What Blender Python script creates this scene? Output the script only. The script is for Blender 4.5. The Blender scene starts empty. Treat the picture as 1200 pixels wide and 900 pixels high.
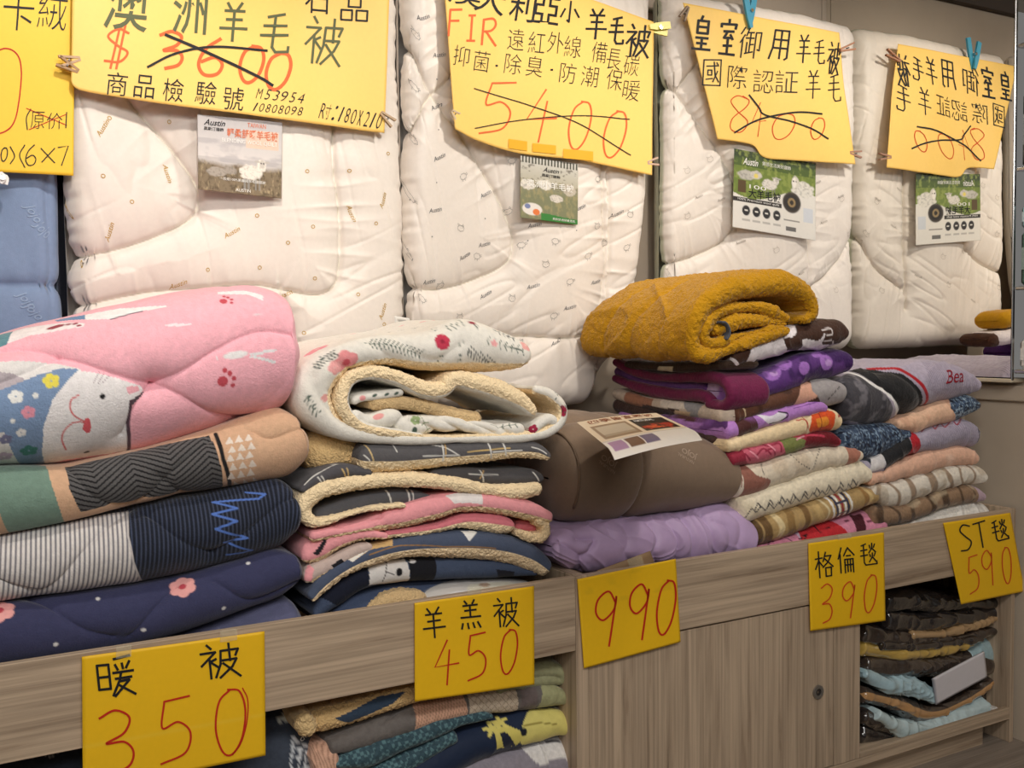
import bpy, math, random
import numpy as np
from mathutils import Vector, Matrix

R = math.radians
sc = bpy.context.scene
COL = sc.collection

# ------------------------------------------------------------------ camera
F_PX, YAW, PITCH, ROLL = 1186.0, R(29.574), R(2.834), R(-0.733)
EYE = Vector((0.0, -1.9556, 1.306))
fwd = Vector((math.sin(YAW)*math.cos(PITCH), math.cos(YAW)*math.cos(PITCH), -math.sin(PITCH)))
right = Vector((math.cos(YAW), -math.sin(YAW), 0.0))
up = right.cross(fwd)
right, up = right*math.cos(ROLL)+up*math.sin(ROLL), up*math.cos(ROLL)-right*math.sin(ROLL)
cd = bpy.data.cameras.new('camera'); cam = bpy.data.objects.new('camera', cd); COL.objects.link(cam)
cd.sensor_fit = 'HORIZONTAL'; cd.sensor_width = 36.0; cd.lens = F_PX/1200*36.0
cd.clip_start = 0.05; cd.clip_end = 60
cam.matrix_world = Matrix(((right.x, up.x, -fwd.x, EYE.x), (right.y, up.y, -fwd.y, EYE.y), (right.z, up.z, -fwd.z, EYE.z), (0, 0, 0, 1)))
sc.camera = cam

# ------------------------------------------------------------------ light and exposure
sc.view_settings.view_transform = 'Standard'; sc.view_settings.look = 'None'
sc.view_settings.gamma = 1.0; sc.view_settings.use_curve_mapping = False
sc.view_settings.exposure = 0.0
w = bpy.data.worlds.new('shop_light'); sc.world = w; w.use_nodes = True
w.node_tree.nodes['Background'].inputs[0].default_value = (1.0, 0.97, 0.93, 1)
w.node_tree.nodes['Background'].inputs[1].default_value = 0.17
def area(name, loc, target, sx, sy, power, col=(1, 0.95, 0.88)):
    l = bpy.data.lights.new(name, 'AREA'); l.shape = 'RECTANGLE'; l.size = sx; l.size_y = sy; l.energy = power; l.color = col
    o = bpy.data.objects.new(name, l); COL.objects.link(o); o.location = loc
    o.rotation_euler = (Vector(target)-Vector(loc)).to_track_quat('-Z', 'Y').to_euler()
    return o
def spot(name, loc, target, power, ang=70, blend=0.8, size=0.06, col=(1, 0.93, 0.84)):
    l = bpy.data.lights.new(name, 'SPOT'); l.energy = power; l.spot_size = R(ang); l.spot_blend = blend; l.shadow_soft_size = size; l.color = col
    o = bpy.data.objects.new(name, l); COL.objects.link(o); o.location = loc
    o.rotation_euler = (Vector(target)-Vector(loc)).to_track_quat('-Z', 'Y').to_euler()
    return o
for k, x in enumerate((0.15, 1.35, 2.45)):
    spot('ceiling_spot', (x+0.22, -0.55, 2.62), (x+0.02, 0.50, 1.70), 54, 86, 0.9, 0.05)
area('ceiling_panel_light', (0.6, -2.0, 2.63), (0.9, -0.7, 0.9), 2.4, 0.6, 58, (1, 0.97, 0.93))
area('ceiling_panel_light', (-0.6, -3.6, 2.63), (0.3, -1.5, 0.3), 2.4, 0.6, 40, (1, 0.97, 0.93))

# ------------------------------------------------------------------ placing by the photograph's pixels (real depth each time)
def proj(P):
    P = np.asarray(P, float); d = P-np.array(EYE)
    x = d@np.array(right); y = d@np.array(up); z = d@np.array(fwd)
    return 600+F_PX*x/z, 450-F_PX*y/z
def ray(px, py): return fwd+right*((px-600)/F_PX)+up*((450-py)/F_PX)
def atY(px, py, Y):
    r = ray(px, py); return EYE+r*((Y-EYE.y)/r.y)
def atX(px, py, X):
    r = ray(px, py); return EYE+r*((X-EYE.x)/r.x)
def crop(ox, oy, k, pts): return [(ox+p[0]/k, oy+p[1]/k)+tuple(p[2:]) for p in pts]
c1 = lambda p: crop(0, 0, 3, p)
c2 = lambda p: crop(400, 0, 3, p)
c3 = lambda p: crop(800, 0, 3, p)
c4 = lambda p: crop(0, 300, 3, p)
c5 = lambda p: crop(340, 350, 3.53, p)
c6 = lambda p: crop(640, 300, 3.3333, p)
c7 = lambda p: crop(840, 400, 3.3333, p)
c8 = lambda p: crop(0, 550, 2.5725, p)
d1 = lambda p: crop(340, 500, 3.53, p)
d2 = lambda p: crop(220, 720, 2.5, p)
d3 = lambda p: crop(660, 600, 3, p)
d4 = lambda p: crop(980, 590, 2.905, p)
d6 = lambda p: crop(1000, 0, 3.46, p)
d8 = lambda p: crop(620, 560, 4.286, p)

# ------------------------------------------------------------------ helpers: colour, tags, meshes
def lin(c):
    if isinstance(c, str): c = tuple(int(c[i:i+2], 16) for i in (0, 2, 4))
    c = np.asarray(c, float)/255.0
    return np.where(c <= 0.04045, c/12.92, ((c+0.055)/1.055)**2.4)
def tag(o, label=None, cat=None, group=None, kind=None):
    if label: o['label'] = label
    if cat: o['category'] = cat
    if group: o['group'] = group
    if kind: o['kind'] = kind
    return o
def empty(name, loc, label=None, cat=None, group=None):
    o = bpy.data.objects.new(name, None); COL.objects.link(o); o.location = loc; o.empty_display_size = 0.05
    return tag(o, label, cat, group)
def parent_to(o, p):
    if p is None: return o
    bpy_loc = Vector((0, 0, 0)); q = p
    while q is not None: bpy_loc += q.location; q = q.parent
    o.parent = p; o.location = o.location-bpy_loc
    return o
def link(name, V, Fc, mat, parent=None, col=None, smooth=True, origin=None):
    V = np.asarray(V, float).reshape(-1, 3)
    if origin is None: origin = np.array([(V[:, 0].min()+V[:, 0].max())/2, (V[:, 1].min()+V[:, 1].max())/2, V[:, 2].min()])
    me = bpy.data.meshes.new(name)
    Vl = V-np.asarray(origin)
    if isinstance(Fc, np.ndarray) and Fc.ndim == 2:
        n, k = Fc.shape
        me.vertices.add(len(V)); me.vertices.foreach_set('co', Vl.astype(np.float32).ravel())
        me.loops.add(n*k); me.loops.foreach_set('vertex_index', Fc.astype(np.int32).ravel())
        me.polygons.add(n); me.polygons.foreach_set('loop_start', np.arange(0, n*k, k, dtype=np.int32))
        me.update(calc_edges=True)
    else:
        me.from_pydata([tuple(v) for v in Vl], [], [tuple(int(i) for i in f) for f in Fc]); me.update()
    me.polygons.foreach_set('use_smooth', np.full(len(me.polygons), smooth, dtype=bool))
    if col is not None:
        a = me.color_attributes.new('Col', 'FLOAT_COLOR', 'POINT'); a.data.foreach_set('color', np.asarray(col, np.float32).ravel())
    me.materials.append(mat)
    o = bpy.data.objects.new(name, me); COL.objects.link(o); o.location = Vector(origin)
    return parent_to(o, parent)
class MB:
    def __init__(s): s.v = []; s.f = []
    def add(s, V, Fc):
        b = len(s.v); s.v += [tuple(v) for v in V]; s.f += [tuple(i+b for i in f) for f in Fc]
    def box(s, x0, x1, y0, y1, z0, z1, bev=0.0):
        if bev <= 0:
            s.add([(x, y, z) for x in (x0, x1) for y in (y0, y1) for z in (z0, z1)],
                  [(0, 1, 3, 2), (4, 6, 7, 5), (0, 4, 5, 1), (2, 3, 7, 6), (0, 2, 6, 4), (1, 5, 7, 3)]); return
        b = bev; V = []; idx = {}
        for i, x in enumerate((x0, x1)):
            for j, y in enumerate((y0, y1)):
                for k, z in enumerate((z0, z1)):
                    sx, sy, sz = (b, -b)[i], (b, -b)[j], (b, -b)[k]
                    for a, p in enumerate(((x, y+sy, z+sz), (x+sx, y, z+sz), (x+sx, y+sy, z))):
                        idx[(i, j, k, a)] = len(V); V.append(p)
        I = idx; Fc = []
        for a in range(3):
            for sd in (0, 1):
                o = [t for t in range(3) if t != a]; c = []
                for (p, q) in ((0, 0), (0, 1), (1, 1), (1, 0)):
                    t = [0, 0, 0]; t[a] = sd; t[o[0]] = p; t[o[1]] = q; c.append(I[(t[0], t[1], t[2], a)])
                Fc.append(c)
        for a in range(3):
            o = [t for t in range(3) if t != a]
            for p in (0, 1):
                for q in (0, 1):
                    t0 = [0, 0, 0]; t0[o[0]] = p; t0[o[1]] = q; t1 = list(t0); t1[a] = 1
                    Fc.append([I[tuple(t0)+(o[0],)], I[tuple(t1)+(o[0],)], I[tuple(t1)+(o[1],)], I[tuple(t0)+(o[1],)]])
        for i in (0, 1):
            for j in (0, 1):
                for k in (0, 1): Fc.append([I[(i, j, k, 0)], I[(i, j, k, 1)], I[(i, j, k, 2)]])
        s.add(V, Fc)
    def tube(s, pts, r, n=10, cap=True):
        pts = [Vector(p) for p in pts]; rings = []
        for i, p in enumerate(pts):
            t = (pts[min(i+1, len(pts)-1)]-pts[max(i-1, 0)]).normalized()
            a = t.cross(Vector((0, 0, 1)) if abs(t.z) < 0.9 else Vector((1, 0, 0))).normalized(); b = t.cross(a)
            rr = r[i] if isinstance(r, (list, tuple)) else r
            rings.append([p+(a*math.cos(2*math.pi*k/n)+b*math.sin(2*math.pi*k/n))*rr for k in range(n)])
        V = [v for q in rings for v in q]
        Fc = [(i*n+k, i*n+(k+1) % n, (i+1)*n+(k+1) % n, (i+1)*n+k) for i in range(len(pts)-1) for k in range(n)]
        if cap: Fc += [tuple(range(n))[::-1], tuple((len(pts)-1)*n+k for k in range(n))]
        s.add(V, Fc)
    def build(s, name, mat, parent=None, smooth=False, origin=None):
        o = link(name, np.array([tuple(v) for v in s.v]), s.f, mat, parent, None, smooth, origin)
        import bmesh
        bm = bmesh.new(); bm.from_mesh(o.data); bmesh.ops.recalc_face_normals(bm, faces=bm.faces); bm.to_mesh(o.data); bm.free()
        return o

# ------------------------------------------------------------------ noise
def _h(ix, iy, iz, seed):
    n = (ix.astype(np.int64)*374761393+iy.astype(np.int64)*668265263+iz.astype(np.int64)*2147483647+seed*144269) & 0x7fffffff
    n = ((n ^ (n >> 13))*1274126177) & 0x7fffffff
    n = ((n ^ (n >> 16))*2246822519) & 0x7fffffff
    return (n & 0xffff)/65535.0
def vn(x, y, z=0.0, seed=0):
    x, y, z = np.broadcast_arrays(np.asarray(x, float), np.asarray(y, float), np.asarray(z, float))
    ix, iy, iz = np.floor(x), np.floor(y), np.floor(z)
    fx, fy, fz = x-ix, y-iy, z-iz
    fx, fy, fz = [t*t*(3-2*t) for t in (fx, fy, fz)]
    r = 0
    for a in (0, 1):
        for b in (0, 1):
            for c in (0, 1):
                r = r+_h(ix+a, iy+b, iz+c, seed)*(fx if a else 1-fx)*(fy if b else 1-fy)*(fz if c else 1-fz)
    return r*2-1
def fbm(x, y, z=0.0, seed=0, o=3):
    r = 0; a = 1.0
    for i in range(o): r = r+a*vn(x*2**i, y*2**i, z*2**i, seed+i*17); a *= 0.5
    return r/1.75

# ------------------------------------------------------------------ materials
def nodes_of(name):
    m = bpy.data.materials.new(name); m.use_nodes = True; nt = m.node_tree
    return m, nt, nt.nodes['Principled BSDF']
def N(nt, t, **kw):
    n = nt.nodes.new(t)
    for k, v in kw.items(): setattr(n, k, v)
    return n
def fabric(name, rough=0.9, sheen=0.3, bump=0.25, scale=260, fuzzscale=150, fuzz=0.9, tint=0.10):
    """cloth: dyed colour from the painted threads (Col), pile relief from noise; alpha of Col says how curly the pile is"""
    m, nt, b = nodes_of(name); L = nt.links
    at = N(nt, 'ShaderNodeAttribute', attribute_name='Col')
    tc = N(nt, 'ShaderNodeTexCoord')
    n1 = N(nt, 'ShaderNodeTexNoise'); n1.inputs['Scale'].default_value = scale; n1.inputs['Detail'].default_value = 3
    v1 = N(nt, 'ShaderNodeTexVoronoi'); v1.inputs['Scale'].default_value = fuzzscale
    L.new(tc.outputs['Object'], n1.inputs['Vector']); L.new(tc.outputs['Object'], v1.inputs['Vector'])
    mix = N(nt, 'ShaderNodeMix', data_type='FLOAT')
    L.new(at.outputs['Alpha'], mix.inputs[0]); L.new(n1.outputs[0], mix.inputs[2]); L.new(v1.outputs['Distance'], mix.inputs[3])
    st = N(nt, 'ShaderNodeMapRange'); st.inputs['To Min'].default_value = bump; st.inputs['To Max'].default_value = fuzz
    L.new(at.outputs['Alpha'], st.inputs['Value'])
    bp = N(nt, 'ShaderNodeBump'); bp.inputs['Distance'].default_value = 0.004
    L.new(mix.outputs[0], bp.inputs['Height']); L.new(st.outputs[0], bp.inputs['Strength']); L.new(bp.outputs[0], b.inputs['Normal'])
    n2 = N(nt, 'ShaderNodeTexNoise'); n2.inputs['Scale'].default_value = 90; n2.inputs['Detail'].default_value = 5
    L.new(tc.outputs['Object'], n2.inputs['Vector'])
    mr = N(nt, 'ShaderNodeMapRange'); mr.inputs['From Min'].default_value = 0.3; mr.inputs['From Max'].default_value = 0.7
    mr.inputs['To Min'].default_value = 1-tint; mr.inputs['To Max'].default_value = 1+tint
    L.new(n2.outputs[0], mr.inputs['Value'])
    vm = N(nt, 'ShaderNodeVectorMath', operation='SCALE'); L.new(at.outputs['Color'], vm.inputs[0]); L.new(mr.outputs[0], vm.inputs['Scale'])
    L.new(vm.outputs[0], b.inputs['Base Color'])
    b.inputs['Roughness'].default_value = rough; b.inputs['Sheen Weight'].default_value = sheen; b.inputs['Sheen Roughness'].default_value = 0.4
    b.inputs['Specular IOR Level'].default_value = 0.3
    return m
def plain(name, c, rough=0.6, spec=0.4, metal=0.0, bump=0.0, scale=200, var=0.0, coat=0.0):
    m, nt, b = nodes_of(name); c = lin(c); L = nt.links
    b.inputs['Base Color'].default_value = (*c, 1); b.inputs['Roughness'].default_value = rough
    b.inputs['Specular IOR Level'].default_value = spec; b.inputs['Metallic'].default_value = metal; b.inputs['Coat Weight'].default_value = coat
    tc = N(nt, 'ShaderNodeTexCoord'); n1 = N(nt, 'ShaderNodeTexNoise'); n1.inputs['Scale'].default_value = scale; n1.inputs['Detail'].default_value = 4
    L.new(tc.outputs['Object'], n1.inputs['Vector'])
    if bump:
        bp = N(nt, 'ShaderNodeBump'); bp.inputs['Strength'].default_value = bump; bp.inputs['Distance'].default_value = 0.002
        L.new(n1.outputs[0], bp.inputs['Height']); L.new(bp.outputs[0], b.inputs['Normal'])
    if var:
        mr = N(nt, 'ShaderNodeMapRange'); mr.inputs['From Min'].default_value = 0.3; mr.inputs['From Max'].default_value = 0.7
        mr.inputs['To Min'].default_value = 1-var; mr.inputs['To Max'].default_value = 1+var
        n2 = N(nt, 'ShaderNodeTexNoise'); n2.inputs['Scale'].default_value = 9; n2.inputs['Detail'].default_value = 4; L.new(tc.outputs['Object'], n2.inputs['Vector'])
        L.new(n2.outputs[0], mr.inputs['Value'])
        vm = N(nt, 'ShaderNodeVectorMath', operation='SCALE'); vm.inputs[0].default_value = tuple(c); L.new(mr.outputs[0], vm.inputs['Scale'])
        L.new(vm.outputs[0], b.inputs['Base Color'])
    return m
def wood(name, axis, base=(192, 170, 145), dark=(122, 100, 80)):
    m, nt, b = nodes_of(name); L = nt.links
    tc = N(nt, 'ShaderNodeTexCoord'); geo = N(nt, 'ShaderNodeNewGeometry')
    mp = N(nt, 'ShaderNodeMapping'); L.new(geo.outputs['Position'], mp.inputs['Vector'])
    s = [22, 22, 22]; s[axis] = 0.9; mp.inputs['Scale'].default_value = s
    n1 = N(nt, 'ShaderNodeTexNoise'); n1.inputs['Scale'].default_value = 1.6; n1.inputs['Detail'].default_value = 7; n1.inputs['Roughness'].default_value = 0.62; n1.inputs['Distortion'].default_value = 0.5
    L.new(mp.outputs[0], n1.inputs['Vector'])
    cr = N(nt, 'ShaderNodeValToRGB'); e = cr.color_ramp.elements
    e[0].position = 0.28; e[0].color = (*lin(dark), 1); e[1].position = 0.58; e[1].color = (*lin(base), 1)
    e2 = e.new(0.42); e2.color = (*(lin(base)*0.72+lin(dark)*0.2), 1)
    e3 = e.new(0.75); e3.color = (*(lin(base)*1.08), 1)
    L.new(n1.outputs[0], cr.inputs[0])
    mp3 = N(nt, 'ShaderNodeMapping'); L.new(geo.outputs['Position'], mp3.inputs['Vector']); s3 = [130, 130, 130]; s3[axis] = 1.6; mp3.inputs['Scale'].default_value = s3
    n3 = N(nt, 'ShaderNodeTexNoise'); n3.inputs['Scale'].default_value = 1.2; n3.inputs['Detail'].default_value = 4; L.new(mp3.outputs[0], n3.inputs['Vector'])
    m3 = N(nt, 'ShaderNodeMapRange'); m3.inputs['From Min'].default_value = 0.35; m3.inputs['From Max'].default_value = 0.6; m3.inputs['To Min'].default_value = 0.78; m3.inputs['To Max'].default_value = 1.05; L.new(n3.outputs[0], m3.inputs['Value'])
    v3 = N(nt, 'ShaderNodeVectorMath', operation='SCALE'); L.new(cr.outputs[0], v3.inputs[0]); L.new(m3.outputs[0], v3.inputs['Scale']); L.new(v3.outputs[0], b.inputs['Base Color'])
    mp2 = N(nt, 'ShaderNodeMapping'); L.new(geo.outputs['Position'], mp2.inputs['Vector'])
    s2 = [240, 240, 240]; s2[axis] = 4; mp2.inputs['Scale'].default_value = s2
    n2 = N(nt, 'ShaderNodeTexNoise'); n2.inputs['Scale'].default_value = 1.5; n2.inputs['Detail'].default_value = 3; L.new(mp2.outputs[0], n2.inputs['Vector'])
    bp = N(nt, 'ShaderNodeBump'); bp.inputs['Strength'].default_value = 0.25; bp.inputs['Distance'].default_value = 0.001
    L.new(n2.outputs[0], bp.inputs['Height']); L.new(bp.outputs[0], b.inputs['Normal'])
    b.inputs['Roughness'].default_value = 0.5; b.inputs['Specular IOR Level'].default_value = 0.35
    return m
M = {}
M['wood_h'] = wood('laminate_wood_horizontal', 0)
M['wood_v'] = wood('laminate_wood_vertical', 2)
M['wood_y'] = wood('laminate_wood_depth', 1)
M['wall'] = plain('wall_paint', (172, 158, 142), 0.7, 0.3, bump=0.05, var=0.03)
M['panel'] = plain('beige_panel', (196, 182, 163), 0.55, 0.4, var=0.03)
M['dark'] = plain('dark_recess', (40, 36, 34), 0.8, 0.2)
M['darkwood'] = plain('dark_trim', (60, 48, 40), 0.6, 0.3)
M['chrome'] = plain('chrome', (200, 200, 200), 0.18, 0.5, metal=1.0)
M['mirror'] = plain('silvered_glass', (240, 238, 232), 0.0, 0.5, metal=1.0)
M['plush'] = fabric('flannel_plush', 0.92, 0.35, 0.35, 300, 170, 1.0, 0.07)
M['fleece'] = fabric('curly_sherpa_cloth', 0.95, 0.18, 0.3, 260, 230, 0.65, 0.06)
M['satin'] = fabric('soft_satin_cotton', 0.42, 0.12, 0.06, 500, 200, 0.5, 0.02)
M['micro'] = fabric('brushed_microfibre', 0.7, 0.3, 0.12, 400, 200, 0.5, 0.04)
M['mink'] = fabric('mink_pile', 0.75, 0.3, 0.45, 150, 110, 1.0, 0.12)
M['paper'] = fabric('painted_card', 0.5, 0.0, 0.05, 120, 200, 0.2, 0.015)
M['tape'] = None
def clear_mat(name, tint, alpha=0.35, rough=0.08):
    m, nt, b = nodes_of(name); b.inputs['Base Color'].default_value = (*lin(tint), 1); b.inputs['Alpha'].default_value = alpha
    b.inputs['Roughness'].default_value = rough; b.inputs['Specular IOR Level'].default_value = 0.6
    tc = N(nt, 'ShaderNodeTexCoord'); n1 = N(nt, 'ShaderNodeTexNoise'); n1.inputs['Scale'].default_value = 26; n1.inputs['Detail'].default_value = 3; n1.inputs['Distortion'].default_value = 1.5
    nt.links.new(tc.outputs['Object'], n1.inputs['Vector'])
    bp = N(nt, 'ShaderNodeBump'); bp.inputs['Strength'].default_value = 0.7; bp.inputs['Distance'].default_value = 0.01
    nt.links.new(n1.outputs[0], bp.inputs['Height']); nt.links.new(bp.outputs[0], b.inputs['Normal'])
    return m
M['tape'] = clear_mat('clear_tape', (235, 225, 190), 0.3)
M['polybag'] = clear_mat('clear_polybag', (225, 225, 228), 0.22, 0.05)
def ink(name, c, rough=0.6): return plain(name, c, rough, 0.3)
INK = dict(black=ink('black_marker', (28, 28, 30)), red=ink('red_marker', (196, 40, 22)), orange=ink('faded_red_marker', (226, 104, 52)),
           brick=ink('thin_red_marker', (214, 78, 30)), grey=ink('soft_grey_print', (120, 118, 116)), gold=ink('gold_print', (188, 150, 58)),
           olive=ink('grey_green_marker', (92, 98, 66)), white=ink('white_print', (238, 236, 230)), brown=ink('brown_print', (150, 84, 50)), pale=ink('pale_print', (166, 146, 128)),
           darkred=ink('dark_red_thread', (140, 28, 44)), blue=ink('blue_thread', (74, 106, 176)), peach=ink('peach_print', (216, 120, 84)))

# ------------------------------------------------------------------ 2D geometry tests
def catmull(p, n, closed=False):
    p = np.asarray(p, float)
    if len(p) == 2: t = np.linspace(0, 1, n)[:, None]; return p[0]*(1-t)+p[1]*t
    q = np.vstack([2*p[0]-p[1], p, 2*p[-1]-p[-2]])
    seg = np.linalg.norm(np.diff(p, axis=0), axis=1)**0.5; k = np.concatenate([[0], np.cumsum(seg)])
    u = np.linspace(0, k[-1], n); i = np.clip(np.searchsorted(k, u, 'right')-1, 0, len(p)-2)
    t = ((u-k[i])/np.maximum(k[i+1]-k[i], 1e-9))[:, None]
    p0, p1, p2, p3 = q[i], q[i+1], q[i+2], q[i+3]
    return 0.5*((2*p1)+(-p0+p2)*t+(2*p0-5*p1+4*p2-p3)*t*t+(-p0+3*p1-3*p2+p3)*t**3)
def resample(p, n):
    d = np.concatenate([[0], np.cumsum(np.linalg.norm(np.diff(p, axis=0), axis=1))]); u = np.linspace(0, d[-1], n)
    return np.stack([np.interp(u, d, p[:, k]) for k in range(p.shape[1])], 1)
def dist_line(U, V, pts):
    """distance from each (U,V) to a polyline, evaluated near it"""
    D = np.full(U.shape, 9.0); pts = np.asarray(pts, float)
    for a, b in zip(pts[:-1], pts[1:]):
        d = b-a; l2 = max(d@d, 1e-12)
        t = np.clip(((U-a[0])*d[0]+(V-a[1])*d[1])/l2, 0, 1)
        D = np.minimum(D, np.hypot(U-a[0]-t*d[0], V-a[1]-t*d[1]))
    return D
def inside(U, V, poly):
    r = np.zeros(U.shape, bool); p = np.asarray(poly, float); n = len(p)
    for i in range(n):
        x0, y0 = p[i]; x1, y1 = p[(i+1) % n]
        if y0 == y1: continue
        c = ((V >= min(y0, y1)) & (V < max(y0, y1))); r ^= c & (U < x0+(V-y0)*(x1-x0)/(y1-y0))
    return r

class Surf:
    """a grid of points (i along s, j along q) that can be pressed, pinched, dyed, printed and then turned into cloth"""
    def __init__(s, P, S, Q, wrap):
        s.P, s.S, s.Q, s.wrap = P, S, Q, wrap
        s.normals(); s.px, s.py = proj(P); s.col = np.ones(S.shape+(4,))*0.5; s.col[..., 3] = 0
        s.face = ((np.array(EYE)-P)*s.N).sum(-1) > 0; s.P0 = P.copy(); s.disp = np.zeros(S.shape)
    def normals(s):
        ds = np.gradient(s.P, axis=0)
        if s.wrap: dq = (np.roll(s.P, -1, 1)-np.roll(s.P, 1, 1))/2
        else: dq = np.gradient(s.P, axis=1)
        n = np.cross(dq, ds); l = np.linalg.norm(n, axis=-1, keepdims=True); s.N = n/np.maximum(l, 1e-12)*s.sgn if hasattr(s, 'sgn') else n/np.maximum(l, 1e-12)
    def orient(s, sgn):
        s.sgn = sgn; s.N = s.N*sgn; s.face = ((np.array(EYE)-s.P)*s.N).sum(-1) > 0
    def sq(s, px, py):
        """which spot of the cloth the photograph shows at a pixel"""
        D = (s.px-px)**2+(s.py-py)**2+np.where(s.face, 0, 1e7)
        i, j = np.unravel_index(np.argmin(D), D.shape)
        i = min(max(i, 1), s.S.shape[0]-2); j = min(max(j, 1), s.S.shape[1]-2)
        J = np.array([[s.px[i+1, j]-s.px[i-1, j], s.px[i, j+1]-s.px[i, j-1]], [s.py[i+1, j]-s.py[i-1, j], s.py[i, j+1]-s.py[i, j-1]]])/2
        dd = np.array([px-s.px[i, j], py-s.py[i, j]])
        if abs(np.linalg.det(J)) < 1e-3: return float(s.S[i, j]), float(s.Q[i, j])
        k = np.clip(np.linalg.solve(J, dd), -6, 6)
        return float(s.S[i, j]+k[0]*(s.S[i+1, j]-s.S[i-1, j])/2), float(s.Q[i, j]+k[1]*(s.Q[i, j+1]-s.Q[i, j-1])/2)
    def line(s, pts): return [s.sq(*p[:2]) for p in pts]
    def groove(s, pts, w=0.02, d=0.012, smooth=True, px=True):
        p = s.line(pts) if px else pts
        if smooth and len(p) > 2: p = catmull(p, 24)
        s.disp -= d*np.exp(-(dist_line(s.S, s.Q, p)/w)**1.3)
    def fill(s, c, fz=0.0, mask=None):
        c4_ = np.array([*lin(c), fz])
        if mask is None: s.col[...] = c4_
        else:
            mk = np.clip(mask.astype(float), 0, 1)[..., None]; s.col = s.col*(1-mk)+c4_*mk
    def stroke(s, pts, w, c, px=True, smooth=False, soft=0.0012, fz=0.0):
        p = s.line(pts) if px else pts
        if smooth and len(p) > 2: p = catmull(p, 8*len(p))
        d = dist_line(s.S, s.Q, p); s.fill(c, fz, np.clip((w/2-d)/soft+0.5, 0, 1))
    def poly(s, pts, c, px=True, smooth=False, fz=0.0):
        p = s.line(pts) if px else pts
        if smooth: p = catmull(list(p)+[p[0]], 8*len(p))
        s.fill(c, fz, inside(s.S, s.Q, p))
    def ell(s, c0, a, b, rot, c, px=True, fz=0.0):
        u, v = s.sq(*c0) if px else c0; r = R(rot)
        x = (s.S-u)*math.cos(r)+(s.Q-v)*math.sin(r); y = -(s.S-u)*math.sin(r)+(s.Q-v)*math.cos(r)
        s.fill(c, fz, np.clip((1-np.hypot(x/a, y/b))*min(a, b)/0.0015+0.5, 0, 1))
    def apply(s, fuzz=0.0016):
        s.P = s.P0+s.N*s.disp[..., None]
        n = vn(s.P0[..., 0]*230, s.P0[..., 1]*230, s.P0[..., 2]*230, 3)*fuzz*np.maximum(s.col[..., 3], 0.12)
        s.P = s.P+s.N*n[..., None]; s.applied = True
    def at(s, u, v):
        i = np.interp(u, s.S[:, 0], np.arange(s.S.shape[0])); i0 = int(min(max(math.floor(i), 0), s.S.shape[0]-2)); t = i-i0
        out = []
        for k in (i0, i0+1):
            q = s.Q[k]; j = np.interp(v, q, np.arange(len(q))); j0 = int(min(max(math.floor(j), 0), len(q)-2)); r = j-j0
            out.append((s.P[k, j0]*(1-r)+s.P[k, j0+1]*r, s.N[k, j0]*(1-r)+s.N[k, j0+1]*r))
        p = out[0][0]*(1-t)+out[1][0]*t; n = out[0][1]*(1-t)+out[1][1]*t
        return p, n
    def build(s, name, mat, parent=None, split=None, fuzz=0.0016):
        if not getattr(s, 'applied', False): s.apply(fuzz)
        ni, nj = s.S.shape; I = np.arange(ni*nj).reshape(ni, nj)
        if s.wrap: J = np.roll(I, -1, 1); A, B, C_, D_ = I[:-1], J[:-1], J[1:], I[1:]
        else: A, B, C_, D_ = I[:-1, :-1], I[:-1, 1:], I[1:, 1:], I[1:, :-1]
        Fc = np.stack([A.ravel(), B.ravel(), C_.ravel(), D_.ravel()], 1)
        if getattr(s, 'sgn', 1) < 0: Fc = Fc[:, ::-1]
        V = s.P.reshape(-1, 3); col = s.col.reshape(-1, 4)
        if split is None: return link(name, V, Fc, mat, parent, col)
        objs = []
        mk = split[1].ravel()[Fc].mean(1) > 0.5
        for nm, sel in ((name, ~mk), (split[0], mk)):
            f = Fc[sel]
            if not len(f): continue
            u, inv = np.unique(f, return_inverse=True)
            objs.append(link(nm, V[u], inv.reshape(f.shape), mat, parent, col[u]))
        return objs

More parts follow.
